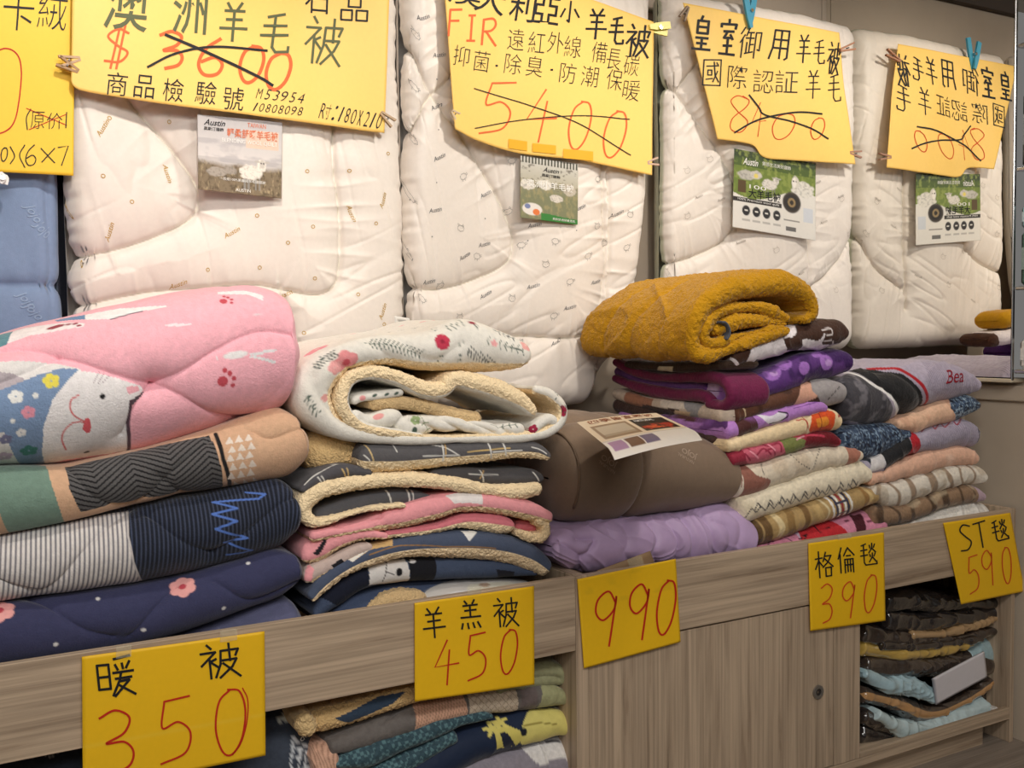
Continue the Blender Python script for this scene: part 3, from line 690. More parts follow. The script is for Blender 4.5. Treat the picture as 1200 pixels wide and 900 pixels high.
def duvet(lab, x0, x1, zb, ztop, Y, a, stitches, extra=(), seed=1, ns=250, nt=300, base=(230, 221, 211), redge=None):
    """puffy duvet folded over the rail: sweep along X pushed up along Z"""
    n = 14; xs = np.linspace(x0, x1, n); zz = np.interp(xs, [p[0] for p in zb], [p[1] for p in zb])
    yy = Y+0.012*np.sin(xs*9+seed)-a*0.0; path = np.stack([xs, yy, zz], 1)
    L = ztop-zz
    s = sweep(path, a, L, E=(0, 0, 1), ns=ns, nf=26, nt=nt, flip=False, bulge=1.0, capscale=1.0, seed=seed)
    if redge:
        zz_ = np.array([atY(q[0], q[1], Y-a).z for q in redge])[::-1]; xx_ = np.array([atY(q[0], q[1], Y-a).x for q in redge])[::-1]
        xr = np.interp(s.P[..., 2], zz_, xx_); s.P[..., 0] = x0+(s.P[..., 0]-x0)*(xr-x0)/(x1-x0); s.P0 = s.P.copy(); s.px, s.py = proj(s.P)
    s.fill(base)
    if seed == 14: s.fill((184, 184, 160), 0, s.N[..., 1] > -0.25)  # side and back faces tinted green-grey, shade put into the colour
    X, Z = s.P0[..., 0], s.P0[..., 2]
    # stitching divides the duvet into pillows
    D = np.full(X.shape, 9.0); A_ = np.zeros(X.shape); off = 0.0
    for st in stitches:
        p = np.array([np.array(atY(q[0], q[1], Y-a))[[0, 2]] for q in st]); p = catmull(p, 10*len(p)) if len(p) > 2 else p
        for u, v in zip(p[:-1], p[1:]):
            d = v-u; l2 = max(d@d, 1e-9); l = math.sqrt(l2); t_ = np.clip(((X-u[0])*d[0]+(Z-u[1])*d[1])/l2, 0, 1)
            dd = np.hypot(X-u[0]-t_*d[0], Z-u[1]-t_*d[1]); m_ = dd < D; D = np.where(m_, dd, D); A_ = np.where(m_, off+t_*l, A_); off += l
        off += 3.7
    front = (s.N[..., 1] < -0.15)
    puff = -0.024*np.exp(-(D/0.034))-0.006*np.exp(-(D/0.006)**2)
    rip = (1-np.abs(vn(A_*34, D*4, 0, seed+3)))**2*np.exp(-(D/0.060))*np.clip(D/0.004, 0, 1)*0.0085
    msk = np.clip(fbm(X*4, Z*4, 0, seed+21, 2)*2.2+0.35, 0, 1)
    wr = fbm(X*4+Z*1.5, Z*2.4, 0, seed+9, 2)*0.010-(1-np.abs(vn(X*3.0+Z*5, Z*26-X*13, 0, seed+2)))**6*0.0042*msk-(1-np.abs(vn(X*24+Z*5, Z*3.2, 0, seed+7)))**7*0.0035*(1-msk)+vn(X*50, Z*10, 0, seed)*0.0007
    s.disp += (puff+rip)*front+wr*np.where(front, 1, 0.35)
    s.disp += 0.003*np.exp(-((X-x0)/0.03)**2)*vn(Z*60, X*8, 0, seed)+0.003*np.exp(-((X-x1)/0.03)**2)*vn(Z*60, X*8, 0, seed+1)
    for (q, ww, dd) in extra: s.groove(q, ww, dd)
    # stitched thread
    s.fill((206, 196, 170), 0, np.clip((0.0013-D)/0.001+0.5, 0, 1)*front*0.6)
    s.apply(0.0004)
    t = empty('white_duvet', ((x0+x1)/2, Y, float(zz.min())), lab, 'duvet', 'white duvets hanging on the wall')
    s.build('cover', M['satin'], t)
    return t, s
def DX(px, Y): return atY(px, 200, Y).x
YD, AD = 0.635, 0.060
k1 = lambda p: crop(70, 94, 2.844, p)
k2 = lambda p: crop(450, 0, 1.874, p)
k3 = lambda p: crop(740, 0, 2.047, p)
d1_st = [k1([(170, -60), (250, 70), (380, 220), (465, 345), (468, 420), (430, 470), (300, 530), (150, 575), (10, 588)]),
         k1([(905, -60), (915, 170), (915, 280), (935, 450), (937, 620), (915, 690), (860, 715), (760, 700), (650, 680), (500, 690), (300, 706), (120, 742), (5, 752)]),
         k1([(740, 690), (760, 760), (800, 900)])]
dv1, s1 = duvet('white duvet with gold print behind the pink cat quilt, hanging second from left', DX(75, YD), DX(466, YD), [(-9, atY(300, 425, YD-AD).z), (9, atY(300, 425, YD-AD).z)], ZR+0.02, YD, AD, d1_st, seed=3)
d2_st = [k2([(20, 60), (60, 115), (115, 205), (190, 310), (265, 440), (292, 520), (280, 575), (220, 610), (130, 635), (20, 628)]),
         k2([(115, 205), (150, 175), (190, 120)]), k2([(115, 205), (60, 270), (20, 318)]),
         k2([(485, 330), (487, 460), (492, 560), (480, 680), (440, 738), (300, 738), (200, 730), (20, 738)]), k2([(498, 380), (503, 560), (488, 740), (480, 860)])]
dv2, s2 = duvet('white duvet with small grey sheep print, hanging behind the floral and brown quilts', DX(467, YD), DX(770, YD), [(-9, atY(600, 480, YD-AD).z), (9, atY(600, 478, YD-AD).z)], ZR+0.02, YD-0.005, AD, d2_st, seed=8, redge=[(771, -60), (770, 60), (766, 225), (753, 330), (733, 400), (712, 437), (703, 470)])
d3_st = [k3([(60, 180), (120, 218), (180, 300), (240, 400), (258, 480), (245, 565), (150, 620), (40, 632)]), k3([(120, 218), (170, 150)]), k3([(440, 330), (437, 560), (432, 740)]), k3([(560, 555), (500, 640), (440, 690)])]
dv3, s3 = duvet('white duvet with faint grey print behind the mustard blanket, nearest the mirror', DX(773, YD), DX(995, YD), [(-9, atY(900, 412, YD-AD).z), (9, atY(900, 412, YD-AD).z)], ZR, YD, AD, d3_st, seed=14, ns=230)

# the blue duvet at the far left
s = sweep([(x, 0.645+0.01*math.sin(x*20), 1.05) for x in np.linspace(-0.75, DX(66, 0.645), 8)], 0.05, 1.3, E=(0, 0, 1), ns=130, nf=14, nt=150)
s.fill((126, 146, 178)); X, Z = s.P0[..., 0], s.P0[..., 2]
gl = np.minimum(np.abs(((Z-1.58) % 0.30)-0.15), 9)*1.0
xg = np.abs(((X+0.02) % 0.17)-0.085)
s.disp += -0.018*np.exp(-gl/0.014)-0.006*np.exp(-xg/0.012)+fbm(X*9, Z*5, 0, 4, 3)*0.012; s.apply(0.0004)
t = empty('blue_duvet', (-0.2, 0.645, 1.05), 'pale blue quilted duvet hanging at the far left edge', 'duvet')
s.build('cover', M['micro'], t)
it = []
for (px, py, rot) in ((38, 250, -60), (50, 270, -60), (38, 365, -50), (30, 352, -50)):
    V, Fc = word('Jojo', 0.05, 0.35); it.append((px, py, V, Fc, R(0) or rot))
surf_marks(s, it, ink('pale_blue_emboss', (150, 170, 198)), 'embossed_script', t)
# added strip, coloured dark to stand for the shaded gap between the two duvets
b = MB(); b.box(DX(58, 0.72), DX(86, 0.72), 0.715, 0.742, 0.9, 2.6, 0.004)
tag(b.build('dark_gap_strip', plain('dark_gap_blue', (44, 48, 62), 0.7)), 'narrow dark strip added to darken the gap between blue and white duvets', 'panel')

# printed motifs on the duvets
def ring2(r, n=14, e=1.0): return [(r*math.cos(2*math.pi*i/n), r*e*math.sin(2*math.pi*i/n)) for i in range(n+1)]
def gold_ring(): return rings([ring2(0.0042, 12)], 0.0016)
def sheep(k):
    body = [(0.012*math.cos(a)*(1+0.10*math.sin(7*a)), 0.008*math.sin(a)*(1+0.12*math.sin(7*a))) for a in np.linspace(0, 2*math.pi, 26)]
    if k % 2: return rings([body, [(-0.006, -0.008), (-0.006, -0.013)], [(0.004, -0.008), (0.004, -0.013)], [(0.010, 0.004), (0.016, 0.007), (0.018, 0.002), (0.012, 0)]], 0.0010)
    return rings([body, [(-0.010, 0.006), (-0.014, 0.012), (-0.007, 0.009)], [(0.004, 0.009), (0.006, 0.014), (0.010, 0.006)], [(-0.003, 0.001), (-0.002, 0.001)], [(0.004, 0.001), (0.005, 0.001)]], 0.0010)
WA = word('Austin', 0.046, 0.35)
it = [(x, y)+gold_ring()+(0,) for x, y in c1([(385, 415), (598, 426), (462, 710), (905, 757), (1080, 602), (1100, 797), (248, 748), (360, 620), (1013, 853)])+c4([(275, 24), (732, 48), (915, 40), (1110, 78), (1073, 270)])+[(300, 150), (420, 345), (450, 380), (410, 200), (455, 180), (440, 262)]]
it += [(x, y)+WA+(r,) for x, y, r in ((197, 203, -75), (128, 272, 75), (272, 272, 30), (448, 235, 70), (210, 333, 20), (448, 365, 70), (335, 345, 25), (413, 250, -70), (120, 150, 60))]
surf_marks(s1, it, INK['gold'], 'gold_print', dv1, 0.0012)
it = []
for k, (x, y) in enumerate(c2([(262, 120), (255, 302), (250, 490), (236, 680), (222, 868), (430, 620), (420, 803), (600, 565), (596, 742), (752, 848), (905, 795), (912, 627), (1015, 755), (640, 860), (940, 855)])+[(560, 300), (640, 310), (690, 300), (600, 350), (650, 370), (690, 385), (495, 350), (540, 372), (735, 290), (700, 430), (668, 330), (520, 335)]):
    it.append((x, y)+sheep(k)+(15*(k % 3)-10,))
surf_marks(s2, it, INK['grey'], 'sheep_print', dv2, 0.0012)
it = []
for k, (x, y) in enumerate(c2([(345, 552), (330, 738), (512, 680), (505, 858), (345, 370), (350, 190), (840, 730), (680, 790), (1070, 810), (1100, 32), (290, 60)])+[(505, 330), (570, 345), (625, 335), (655, 400), (668, 360), (545, 300), (700, 330), (725, 250), (608, 400)]):
    it.append((x, y)+WA+(12 if k % 2 else 25,))
for (x, y) in c2([(345, 275), (335, 642), (505, 595), (320, 832), (508, 768), (345, 455), (660, 845), (828, 810), (1050, 885)]): it.append((x, y)+rings([[(-0.001, 0), (0.001, 0)]], 0.003)+(0,))
surf_marks(s2, it, ink('dark_grey_print', (92, 92, 96)), 'script_print', dv2, 0.0012)
it = []
WB = word('Austin', 0.036, 0.35)
for k, (x, y) in enumerate(c3([(20, 600), (60, 690), (100, 560), (140, 700), (20, 760), (480, 640), (560, 700), (500, 780), (590, 820), (210, 850), (330, 880)])+[(795, 100), (800, 330), (850, 350), (900, 330), (940, 320), (980, 340), (985, 230), (780, 320)]):
    it.append((x, y)+(WB if k % 2 else sheep(k))+(20,))
surf_marks(s3, it, ink('faint_print', (168, 158, 148)), 'faint_print', dv3, 0.0012)

for (px, py, dv, lab) in ((471, 379, dv2, 'care_tag'),):
    q = Sheet([(px-9, py-9), (px+9, py-6), (px+11, py+8), (px-8, py+9)], YD-AD-.036, .002, 3, nu=8, nv=8); q.fill((226, 222, 214)); q.fill((150, 146, 140), (np.abs((q.V*5) % 1-.5) < .16) & (q.U > .15) & (q.U < .85)); q.build(lab, M['paper'], dv, .0006)

# ------------------------------------------------------------------ clothes pegs
def wooden_peg(lab, a, b_, Y, c=(196, 164, 132)):
    A, B = atY(*a, Y), atY(*b_, Y); t = empty('clothes_peg', A, lab, 'clothes peg', 'wooden pegs holding the signs')
    d = (B-A); n = Vector((d.z, 0, -d.x)).normalized()*0.006; m = PEGM.setdefault(c, plain('peg_wood_%d' % len(PEGM), c, 0.6, 0.3))
    for sg in (1, -1):
        mb = MB(); p0 = A+n*sg*0.4; p1 = B+n*sg*1.8; w_ = Vector((0, 0.005, 0)); h = n*sg*0.45
        V = [p0-w_-h, p0+w_-h, p0+w_+h, p0-w_+h, p1-w_-h, p1+w_-h, p1+w_+h, p1-w_+h]
        mb.add(V, [(0, 1, 2, 3), (4, 7, 6, 5), (0, 4, 5, 1), (1, 5, 6, 2), (2, 6, 7, 3), (3, 7, 4, 0)]); mb.build('jaw', m, t)
    mb = MB(); c0 = A*0.45+B*0.55; mb.tube([c0+Vector((0, y, 0)) for y in (-0.006, 0.006)], 0.0022, 8); mb.build('spring', PEGM.setdefault('s', plain('dull_steel', (120, 112, 104), 0.5, 0.4, metal=0.5)), t)
    return t
PEGM = {}
def plastic_peg(lab, tip, ends, Y, c, cat='clothes peg'):
    T_ = atY(*tip, Y); t = empty('plastic_peg', T_, lab, cat); m = plain('plastic_'+lab[:5], c, 0.35, 0.5)
    E_ = [atY(*e, Y) for e in ends]; cen = (E_[0]+E_[1])/2*0.5+T_*0.5
    for k, e in enumerate(E_):
        mb = MB(); prev = None; pts = [T_+(e-T_)*q+Vector((0, 0, 0)) for q in (0, 0.3, 0.6, 1.0)]; wd = [0.009, 0.015, 0.016, 0.015]
        V = []; Fc = []
        for i, p in enumerate(pts):
            d = (e-T_).normalized(); n = Vector((d.z, 0, -d.x))*wd[i]*0.7
            for (a, h) in ((-1, -1), (1, -1), (1, 1), (-1, 1)): V.append(p+n*a+Vector((0, 0.004*h+(0.006 if k else -0.004), 0)))
        for i in range(3): Fc += [(4*i+j, 4*i+(j+1) % 4, 4*i+4+(j+1) % 4, 4*i+4+j) for j in range(4)]
        Fc += [(0, 3, 2, 1), (12, 13, 14, 15)]; mb.add(V, Fc); mb.build('jaw', m, t)
    mb = MB(); mb.tube([cen+Vector((0, y, 0)) for y in (-0.012, 0.012)], 0.006, 10); mb.build('spring', M['chrome'], t)
YS = 0.545
wooden_peg('wooden peg on the left edge of the large 3600 sign', (94, 69), (70, 72), YS-0.004)
wooden_peg('lower wooden peg at the left edge of the large 3600 sign', (92, 84), (68, 71), YS-0.004, (170, 136, 100))
wooden_peg('wooden peg on the right edge of the 3600 sign, just above its corner', (446, 132), (461, 145), YS-0.004, (186, 160, 130))
wooden_peg('wooden peg on the left edge of the 5400 sign', (529, 130), (536, 137), YS-0.006, (206, 184, 150))
wooden_peg('wooden peg at the lower right corner of the 5400 sign', (758, 191), (771, 189), YS-0.004, (200, 170, 150))
wooden_peg('wooden peg at the upper right corner of the struck-through 8400 sign', (984, 59), (1001, 54), YS-0.004, (176, 128, 100))
wooden_peg('wooden peg at the lower right corner of the struck-through 8400 sign', (995, 179), (1009, 181), YS-0.004, (170, 130, 110))
wooden_peg('wooden peg at the upper left corner of the struck-through 8400 sign', (806, 8), (799, 22), YS-0.004, (150, 130, 110))
plastic_peg('yellow plastic peg at the right edge of the 5400 sign', (760, 32), ((784, 30), (783, 38)), YS-0.004, (226, 214, 90))
plastic_peg('blue plastic peg clipping the top of the 8400 sign to the duvet', (879, 33), ((872, -6), (886, -8)), YS-0.004, (60, 150, 180))
plastic_peg('small white plastic peg under the yellow sign at the left edge', (5, 204), ((-3, 212), (3, 215)), YS-0.004, (236, 234, 230))

# ------------------------------------------------------------------ the hand-written yellow signs above
YEL = (250, 206, 76)
def sign_root(lab, s, z=None):
    c = s.p3(np.array([s.xz(*LOC)]))[0]; return empty('paper_sign', Vector(c), lab, 'sign')
# far left
s = Sheet([(-150, -60), (88, -60), (86, 206), (-150, 200)], YS+0.02, 0.006, 3, edge=[(-150, 198), (-40, 200), (30, 203), (86, 206)])
s.fill((246, 202, 60)); LOC = (0, 200); t = sign_root('yellow paper sign cut by the left edge, reading 6 x 7', s); s.build('card', M['paper'], t)
s.start()
s.char('卡', 22, 12, 36, 48, 4, bold=-0.012); s.char('絨', 62, 12, 34, 46, 6, bold=-0.012)
s.pen([(36, 128), (31, 138), (32, 152)], 1.3); 
for ch, x, y, w_, h in (('原', 44, 141, 16, 20), ('价', 64, 142, 18, 19)): s.char(ch, x, y, w_, h, 2, bold=-0.014)
s.pen([(78, 132), (77, 150)], 1.3)
s.char('0', 5, 181, 9, 16, pen=1.3); s.pen([(12, 172), (17, 183), (12, 192)], 1.3); s.pen([(29, 170), (23, 182), (29, 196)], 1.3)
s.char('6', 36, 182, 14, 24, pen=1.3); s.pen([(48, 174), (64, 191)], 1.3, False); s.pen([(64, 174), (49, 190)], 1.3, False); s.pen([(68, 173), (80, 171), (72, 194)], 1.3, False)
s.done('lettering', INK['black'], t)
s.start(); s.pen([(-14, 68), (5, 57), (20, 64), (25, 84), (22, 120), (16, 144), (4, 155), (-15, 158)], 1.6); s.pen([(31, 127), (78, 147)], 1.0, False); s.pen([(34, 152), (78, 134)], 1.0, False)
s.done('price_figure', INK['red'], t)

# 3600
s = Sheet([(86, -118), (462, -110), (450, 157), (83, 92)], YS, 0.010, 11, tilt=0.012, edge=[(83, 96), (95, 107), (170, 120), (300, 137), (400, 150), (450, 156)])
s.fill((250, 207, 112)); LOC = (270, 120); t = sign_root('wide yellow paper sign with struck-out price 3600, above the sheep flyer', s); s.build('card', M['paper'], t)
s.start()
s.char('澳', 148, 6, 52, 62, 6, bold=0.006); s.char('洲', 222, 14, 40, 54, 4, bold=0.006); s.char('羊', 273, 26, 34, 46, 5, pen=3.4); s.char('毛', 321, 39, 37, 49, 8, pen=3.2)
s.char('被', 378, 48, 46, 56, 6, pen=3.0)
s.done('lettering', INK['olive'], t)
s.start(); s.char('石', 372, 0, 30, 32, 3, bold=-0.005); s.char('品', 416, 10, 32, 28, 3, pen=2.2)
for ch, x, y in (('商', 136, 100), ('品', 168, 103), ('檢', 202, 107), ('驗', 240, 110), ('號', 272, 117)): s.char(ch, x, y, 24, 27, 6, bold=-0.004, hand=False)
s.text('M53954', 298, 110, 356, 117, 12, shear=0.3, bold=-0.01, hand=False); s.text('10808098', 294, 126, 354, 132, 10, shear=0.3, bold=-0.01, hand=False)
s.text('R寸:180x210', 372, 130, 448, 143, 18, shear=0.3, bold=-0.01, hand=False)
s.done('small_lettering', INK['black'], t)
s.start(); s.char('$', 137, 56, 34, 52, 4, pen=2.8)
for ch, x, y in (('3', 199, 60), ('6', 246, 68), ('0', 294, 76), ('0', 325, 84)): s.char(ch, x, y, 33, 44, 4, pen=4.0)
s.done('price_figure', INK['orange'], t, 0.001)
s.start(); s.pen([(172, 80), (205, 64), (250, 56), (312, 60)], 2.8); s.pen([(193, 42), (240, 62), (300, 90), (318, 101)], 3.4)
s.done('strike_through', INK['black'], t, 0.0018)

# 5400
s = Sheet([(516, -60), (768, 22-30), (762, 205), (531, 152)], YS, 0.010, 21, tilt=0.012, edge=[(531, 152), (560, 166), (610, 180), (690, 190), (762, 206)])
s.c[1] = s.xz(765, 26); s.c[0] = s.xz(516, -66); s = s
X = s.bil(s.U, s.V); e = resample(catmull([s.xz(*p) for p in s.edge], 60), 60); ee = np.stack([np.interp(s.U, np.linspace(0, 1, 60), e[:, k]) for k in (0, 1)], -1)
s.X = X+(ee-((1-s.U)[..., None]*s.c[3]+s.U[..., None]*s.c[2]))*(s.V**1.5)[..., None]
s.fill((250, 207, 112)); LOC = (640, 180); t = sign_root('yellow paper sign with struck-out price 5400 and red letters FIR', s); s.build('card', M['paper'], t)
s.start()
s.char('澳', 545, -8, 40, 30, 12, bold=0.004); s.char('大', 575, 0, 36, 32, 12, bold=0.004); s.char('利', 613, 8, 30, 34, 8, bold=0.004); s.char('亞', 640, 12, 32, 32, 8, bold=0.004); s.char('小', 668, 14, 24, 26, 6, pen=2.2)
s.char('羊', 698, 28, 24, 36, 6, pen=2.6); s.char('毛', 721, 36, 20, 34, 8, pen=2.6); s.char('被', 746, 48, 28, 38, 6, pen=2.6)
for ch, x, y in zip('遠紅外線', (605, 629, 651, 671), (46, 50, 50, 55)): s.char(ch, x, y, 19, 25, 6, bold=-0.014)
for ch, x, y in zip('備長碳', (701, 718, 739), (62, 70, 77)): s.char(ch, x, y, 17, 24, 8, bold=-0.014)
for ch, x, y in zip('抑菌除臭防潮保暖', (540, 564, 601, 626, 665, 690, 719, 739), (66, 72, 75, 78, 86, 90, 94, 106)): s.char(ch, x, y, 19, 24, 8, bold=-0.014, hand=False)
for x, y in ((582, 77), (646, 82)): s.pen([(x-0.8, y), (x+0.8, y)], 2.2, False)
s.done('lettering', INK['black'], t)
s.start()
for ch, x, y, w_ in (('F', 532, 27, 18), ('I', 552, 33, 12), ('R', 573, 37, 20)): s.char(ch, x, y, w_, 32, 4, pen=2.6)
for ch, x, y, w_, h in (('5', 582, 127, 42, 64), ('4', 634, 136, 38, 62), ('0', 678, 147, 30, 58), ('0', 720, 157, 30, 56)): s.char(ch, x, y, w_, h, 6, pen=2.0)
s.done('price_figure', INK['orange'], t, 0.001)
s.start(); s.pen([(555, 104), (620, 124), (680, 147), (738, 182)], 1.1); s.pen([(555, 151), (610, 141), (680, 136), (737, 140)], 1.1); s.done('strike_through', INK['black'], t, 0.0018)
for (x0, y0, x1, y1) in ((595, 163, 617, 174), (623, 168, 650, 178), (658, 175, 694, 186)):
    q = Sheet([(x0, y0), (x1, y0+3), (x1, y1+3), (x0, y1)], YS, nu=4, nv=3); q.amp, q.seed, q.tilt, q.c0 = s.amp, s.seed, s.tilt, 0
    V = s.p3(q.X, 0.0022); n = 12; I = np.arange(12).reshape(4, 3)
    link('tape_strip', V.reshape(-1, 3), np.stack([I[:-1, :-1].ravel(), I[1:, :-1].ravel(), I[1:, 1:].ravel(), I[:-1, 1:].ravel()], 1), ORT if 'ORT' in globals() else globals().setdefault('ORT', plain('amber_tape', (236, 178, 50), 0.35)), t)

# 8400 (by the mirror)
s = Sheet([(801, 3), (984, 38), (1000, 192), (841, 163)], YS, 0.014, 31, tilt=0.01, edge=[(841, 163), (868, 166), (885, 171), (896, 184), (925, 188), (1000, 193)])
s.fill((250, 207, 112)); LOC = (920, 180); t = sign_root('yellow paper sign held by a blue peg, two rows of black characters, beside the mirror', s); s.build('card', M['paper'], t)
s.start()
for ch, x, y, w_, h, p_ in (('皇', 823, 39, 24, 40, 3.0), ('室', 853, 44, 22, 42, 3.0), ('御', 880, 50, 26, 36, 1.7), ('用', 915, 52, 25, 36, 2.2), ('羊', 941, 57, 17, 34, 1.8), ('毛', 959, 61, 15, 30, 1.6), ('被', 977, 68, 16, 38, 1.8)): s.char(ch, x, y, w_, h, 6, pen=p_)
for ch, x, y, w_, h in (('國', 834, 85, 22, 32), ('羊', 951, 99, 18, 34), ('毛', 977, 103, 18, 34)): s.char(ch, x, y, w_, h, 3, pen=1.5)
for ch, x, y in (('際', 865, 90), ('認', 896, 95), ('証', 922, 96)): s.char(ch, x, y, 24, 27, 4, bold=-0.012)
s.done('lettering', INK['black'], t)
s.start(); s.char('8', 868, 133, 30, 44, 3, pen=1.2); s.char('4', 890, 140, 18, 40, 3, pen=1.0); s.char('0', 918, 148, 28, 32, 10, pen=1.2); s.char('0', 956, 151, 19, 26, 6, pen=1.2)
s.done('price_figure', INK['brick'], t, 0.001)
s.start(); s.pen([(879, 111), (890, 126), (896, 134), (925, 142), (950, 152), (968, 163)], 1.8); s.pen([(862, 155), (890, 140), (930, 132), (961, 134)], 2.0); s.done('strike_through', INK['black'], t, 0.0018)

# ------------------------------------------------------------------ printed flyers
def flyer(lab, corners, Y, seed, n=110):
    s = Sheet(corners, Y, 0.004, seed, nu=n, nv=n); return s
def wool(s, u, v, a, b, c, seed):
    m = np.clip((1-np.hypot((s.U-u)/a, (s.V-v)/b)+0.12*vn(s.U*30, s.V*30, 0, seed))*6, 0, 1)
    s.fill(c, m); s.fill(np.array(c)*0.72, m*np.clip(vn(s.U*60, s.V*60, 0, seed+2), 0, 1)*0.8)
def sheep_pic(s, u, v, k=1.0, sd=1, white=(222, 214, 200)):
    for du in (-0.045, -0.02, 0.03, 0.055): s.rect(u+du*k, v+0.03*k, u+(du+0.013)*k, v+0.13*k, np.array(white)*0.6)
    wool(s, u, v, 0.085*k, 0.062*k, white, sd); wool(s, u+0.075*k, v-0.055*k, 0.036*k, 0.05*k, np.array(white)*1.02, sd+4)
    s.oval(u+0.08*k, v-0.07*k, 0.018*k, 0.032*k, np.array(white)*0.86); s.oval(u+0.045*k, v-0.085*k, 0.018*k, 0.008*k, np.array(white)*0.8); s.oval(u+0.115*k, v-0.085*k, 0.018*k, 0.008*k, np.array(white)*0.8)
    s.oval(u+0.073*k, v-0.075*k, 0.005*k, 0.006*k, (40, 36, 34)); s.oval(u+0.09*k, v-0.075*k, 0.005*k, 0.006*k, (40, 36, 34))
def sky(s, top, bot, v0, v1): 
    t_ = np.clip((s.V-v0)/(v1-v0), 0, 1)[..., None]; c = lin(top)*(1-t_)+lin(bot)*t_; m = ((s.V >= v0) & (s.V <= v1))[..., None]; s.col[..., :3] = np.where(m, c, s.col[..., :3])
# flyer 1
s = flyer('', c1([(694, 402), (992, 430), (989, 698), (697, 665)]), YS+0.006, 2)
s.fill((196, 190, 186)); sky(s, (186, 182, 182), (214, 208, 204), 0.0, 0.55); cl = fbm(s.U*5, s.V*9, 0, 3, 4); s.fill((170, 166, 168), np.clip(cl*1.5, 0, 0.6)*(s.V < 0.6)*(s.V > 0.3))
g = np.clip((s.V-0.60-0.05*vn(s.U*6, s.V, 0, 5))*14, 0, 1); s.fill((128, 112, 88), g); s.fill((92, 78, 58), g*np.clip(fbm(s.U*40, s.V*22, 0, 8, 3)*2, 0, 1)); s.fill((176, 158, 124), g*np.clip(fbm(s.U*50, s.V*16, 0, 12, 3)*2-0.5, 0, 1))
wool(s, 0.22, 0.74, 0.13, 0.07, (168, 158, 146), 4); wool(s, 0.38, 0.70, 0.08, 0.06, (160, 150, 138), 5); sheep_pic(s, 0.62, 0.70, 1.75, 6, (232, 224, 212))
s.rect(0.56, 0.14, 0.96, 0.38, (222, 196, 176)); 
LOC = (280, 230); t = empty('printed_flyer', Vector(s.p3(np.array([s.xz(280, 230)]))[0]), 'square flyer with a sheep under a pale sky, pinned below the 3600 sign', 'flyer'); s.build('print', M['paper'], t)
s.start(); s.uvtext('Austin', 0.07, 0.05, 0.32, 0.13, shear=0.4, bold=0.01); s.uvtext('奧斯汀寢飾', 0.07, 0.15, 0.30, 0.20, bold=0.01); s.done('small_print', INK['black'], t)
s.start(); s.uvtext('輕柔舒暖羊毛被', 0.34, 0.14, 0.95, 0.26, bold=0.012); s.uvtext('TAIWAN', 0.58, 0.05, 0.80, 0.11); s.done('title_print', INK['peach'], t)
s.start(); s.uvtext('一般級100%美麗諾羊毛國寢被', 0.25, 0.80, 0.80, 0.84); s.uvtext('AUSTIN', 0.44, 0.93, 0.62, 0.97); s.uvtext('BLENDING WOOL QUILT', 0.28, 0.28, 0.94, 0.34); s.done('caption_print', INK['white'], t)
# flyer 2
s = flyer('', c2([(630, 545), (832, 578), (830, 790), (628, 765)]), YS+0.006, 5)
s.fill((150, 146, 122)); sky(s, (206, 204, 196), (182, 176, 156), 0.0, 0.4); n_ = fbm(s.U*26, s.V*14, 0, 2, 4)
s.fill((120, 124, 92), np.clip((s.V-0.42)*6, 0, 1)*0.8); s.fill((156, 148, 108), np.clip(n_*2, 0, 0.9)*(s.V > 0.35)); s.fill((96, 90, 80), np.clip(fbm(s.U*20, s.V*30, 0, 7, 3)*2-0.4, 0, 0.8)*(s.V < 0.5)*(s.V > 0.08))
for u in np.arange(0.02, 1, 0.055): s.rect(u, 0.0, u+0.03, 0.11, (80, 80, 70))
wool(s, 0.12, 0.45, 0.14, 0.09, (224, 218, 206), 3); wool(s, 0.42, 0.42, 0.13, 0.09, (230, 224, 212), 5); wool(s, 0.85, 0.45, 0.13, 0.11, (196, 186, 168), 8); wool(s, 0.62, 0.62, 0.12, 0.07, (216, 208, 196), 9)
s.oval(0.2, 0.84, 0.17, 0.10, (226, 220, 212)); s.oval(0.27, 0.88, 0.06, 0.05, (222, 122, 66)); s.oval(0.12, 0.80, 0.05, 0.04, (120, 130, 170))
s.fill((62, 128, 62), (s.V > 0.90-0.02*np.sin(s.U*5)) & (s.U > 0.35))
t = empty('printed_flyer', Vector(s.p3(np.array([s.xz(640, 260)]))[0]), 'small flyer with a grazing flock and green lower band, taped below the 5400 sign', 'flyer'); s.build('print', M['paper'], t)
s.start(); s.uvtext('Austin', 0.38, 0.14, 0.66, 0.21, shear=0.4, bold=0.01); s.uvtext('奧斯汀寢飾', 0.36, 0.24, 0.68, 0.29, bold=0.01); s.done('small_print', INK['black'], t)
s.start(); s.uvtext('澳洲小羊毛被', 0.10, 0.36, 0.92, 0.48, bold=0.01); s.uvtext('柔軟舒適保暖透氣', 0.55, 0.935, 0.95, 0.975); s.done('caption_print', INK['white'], t)
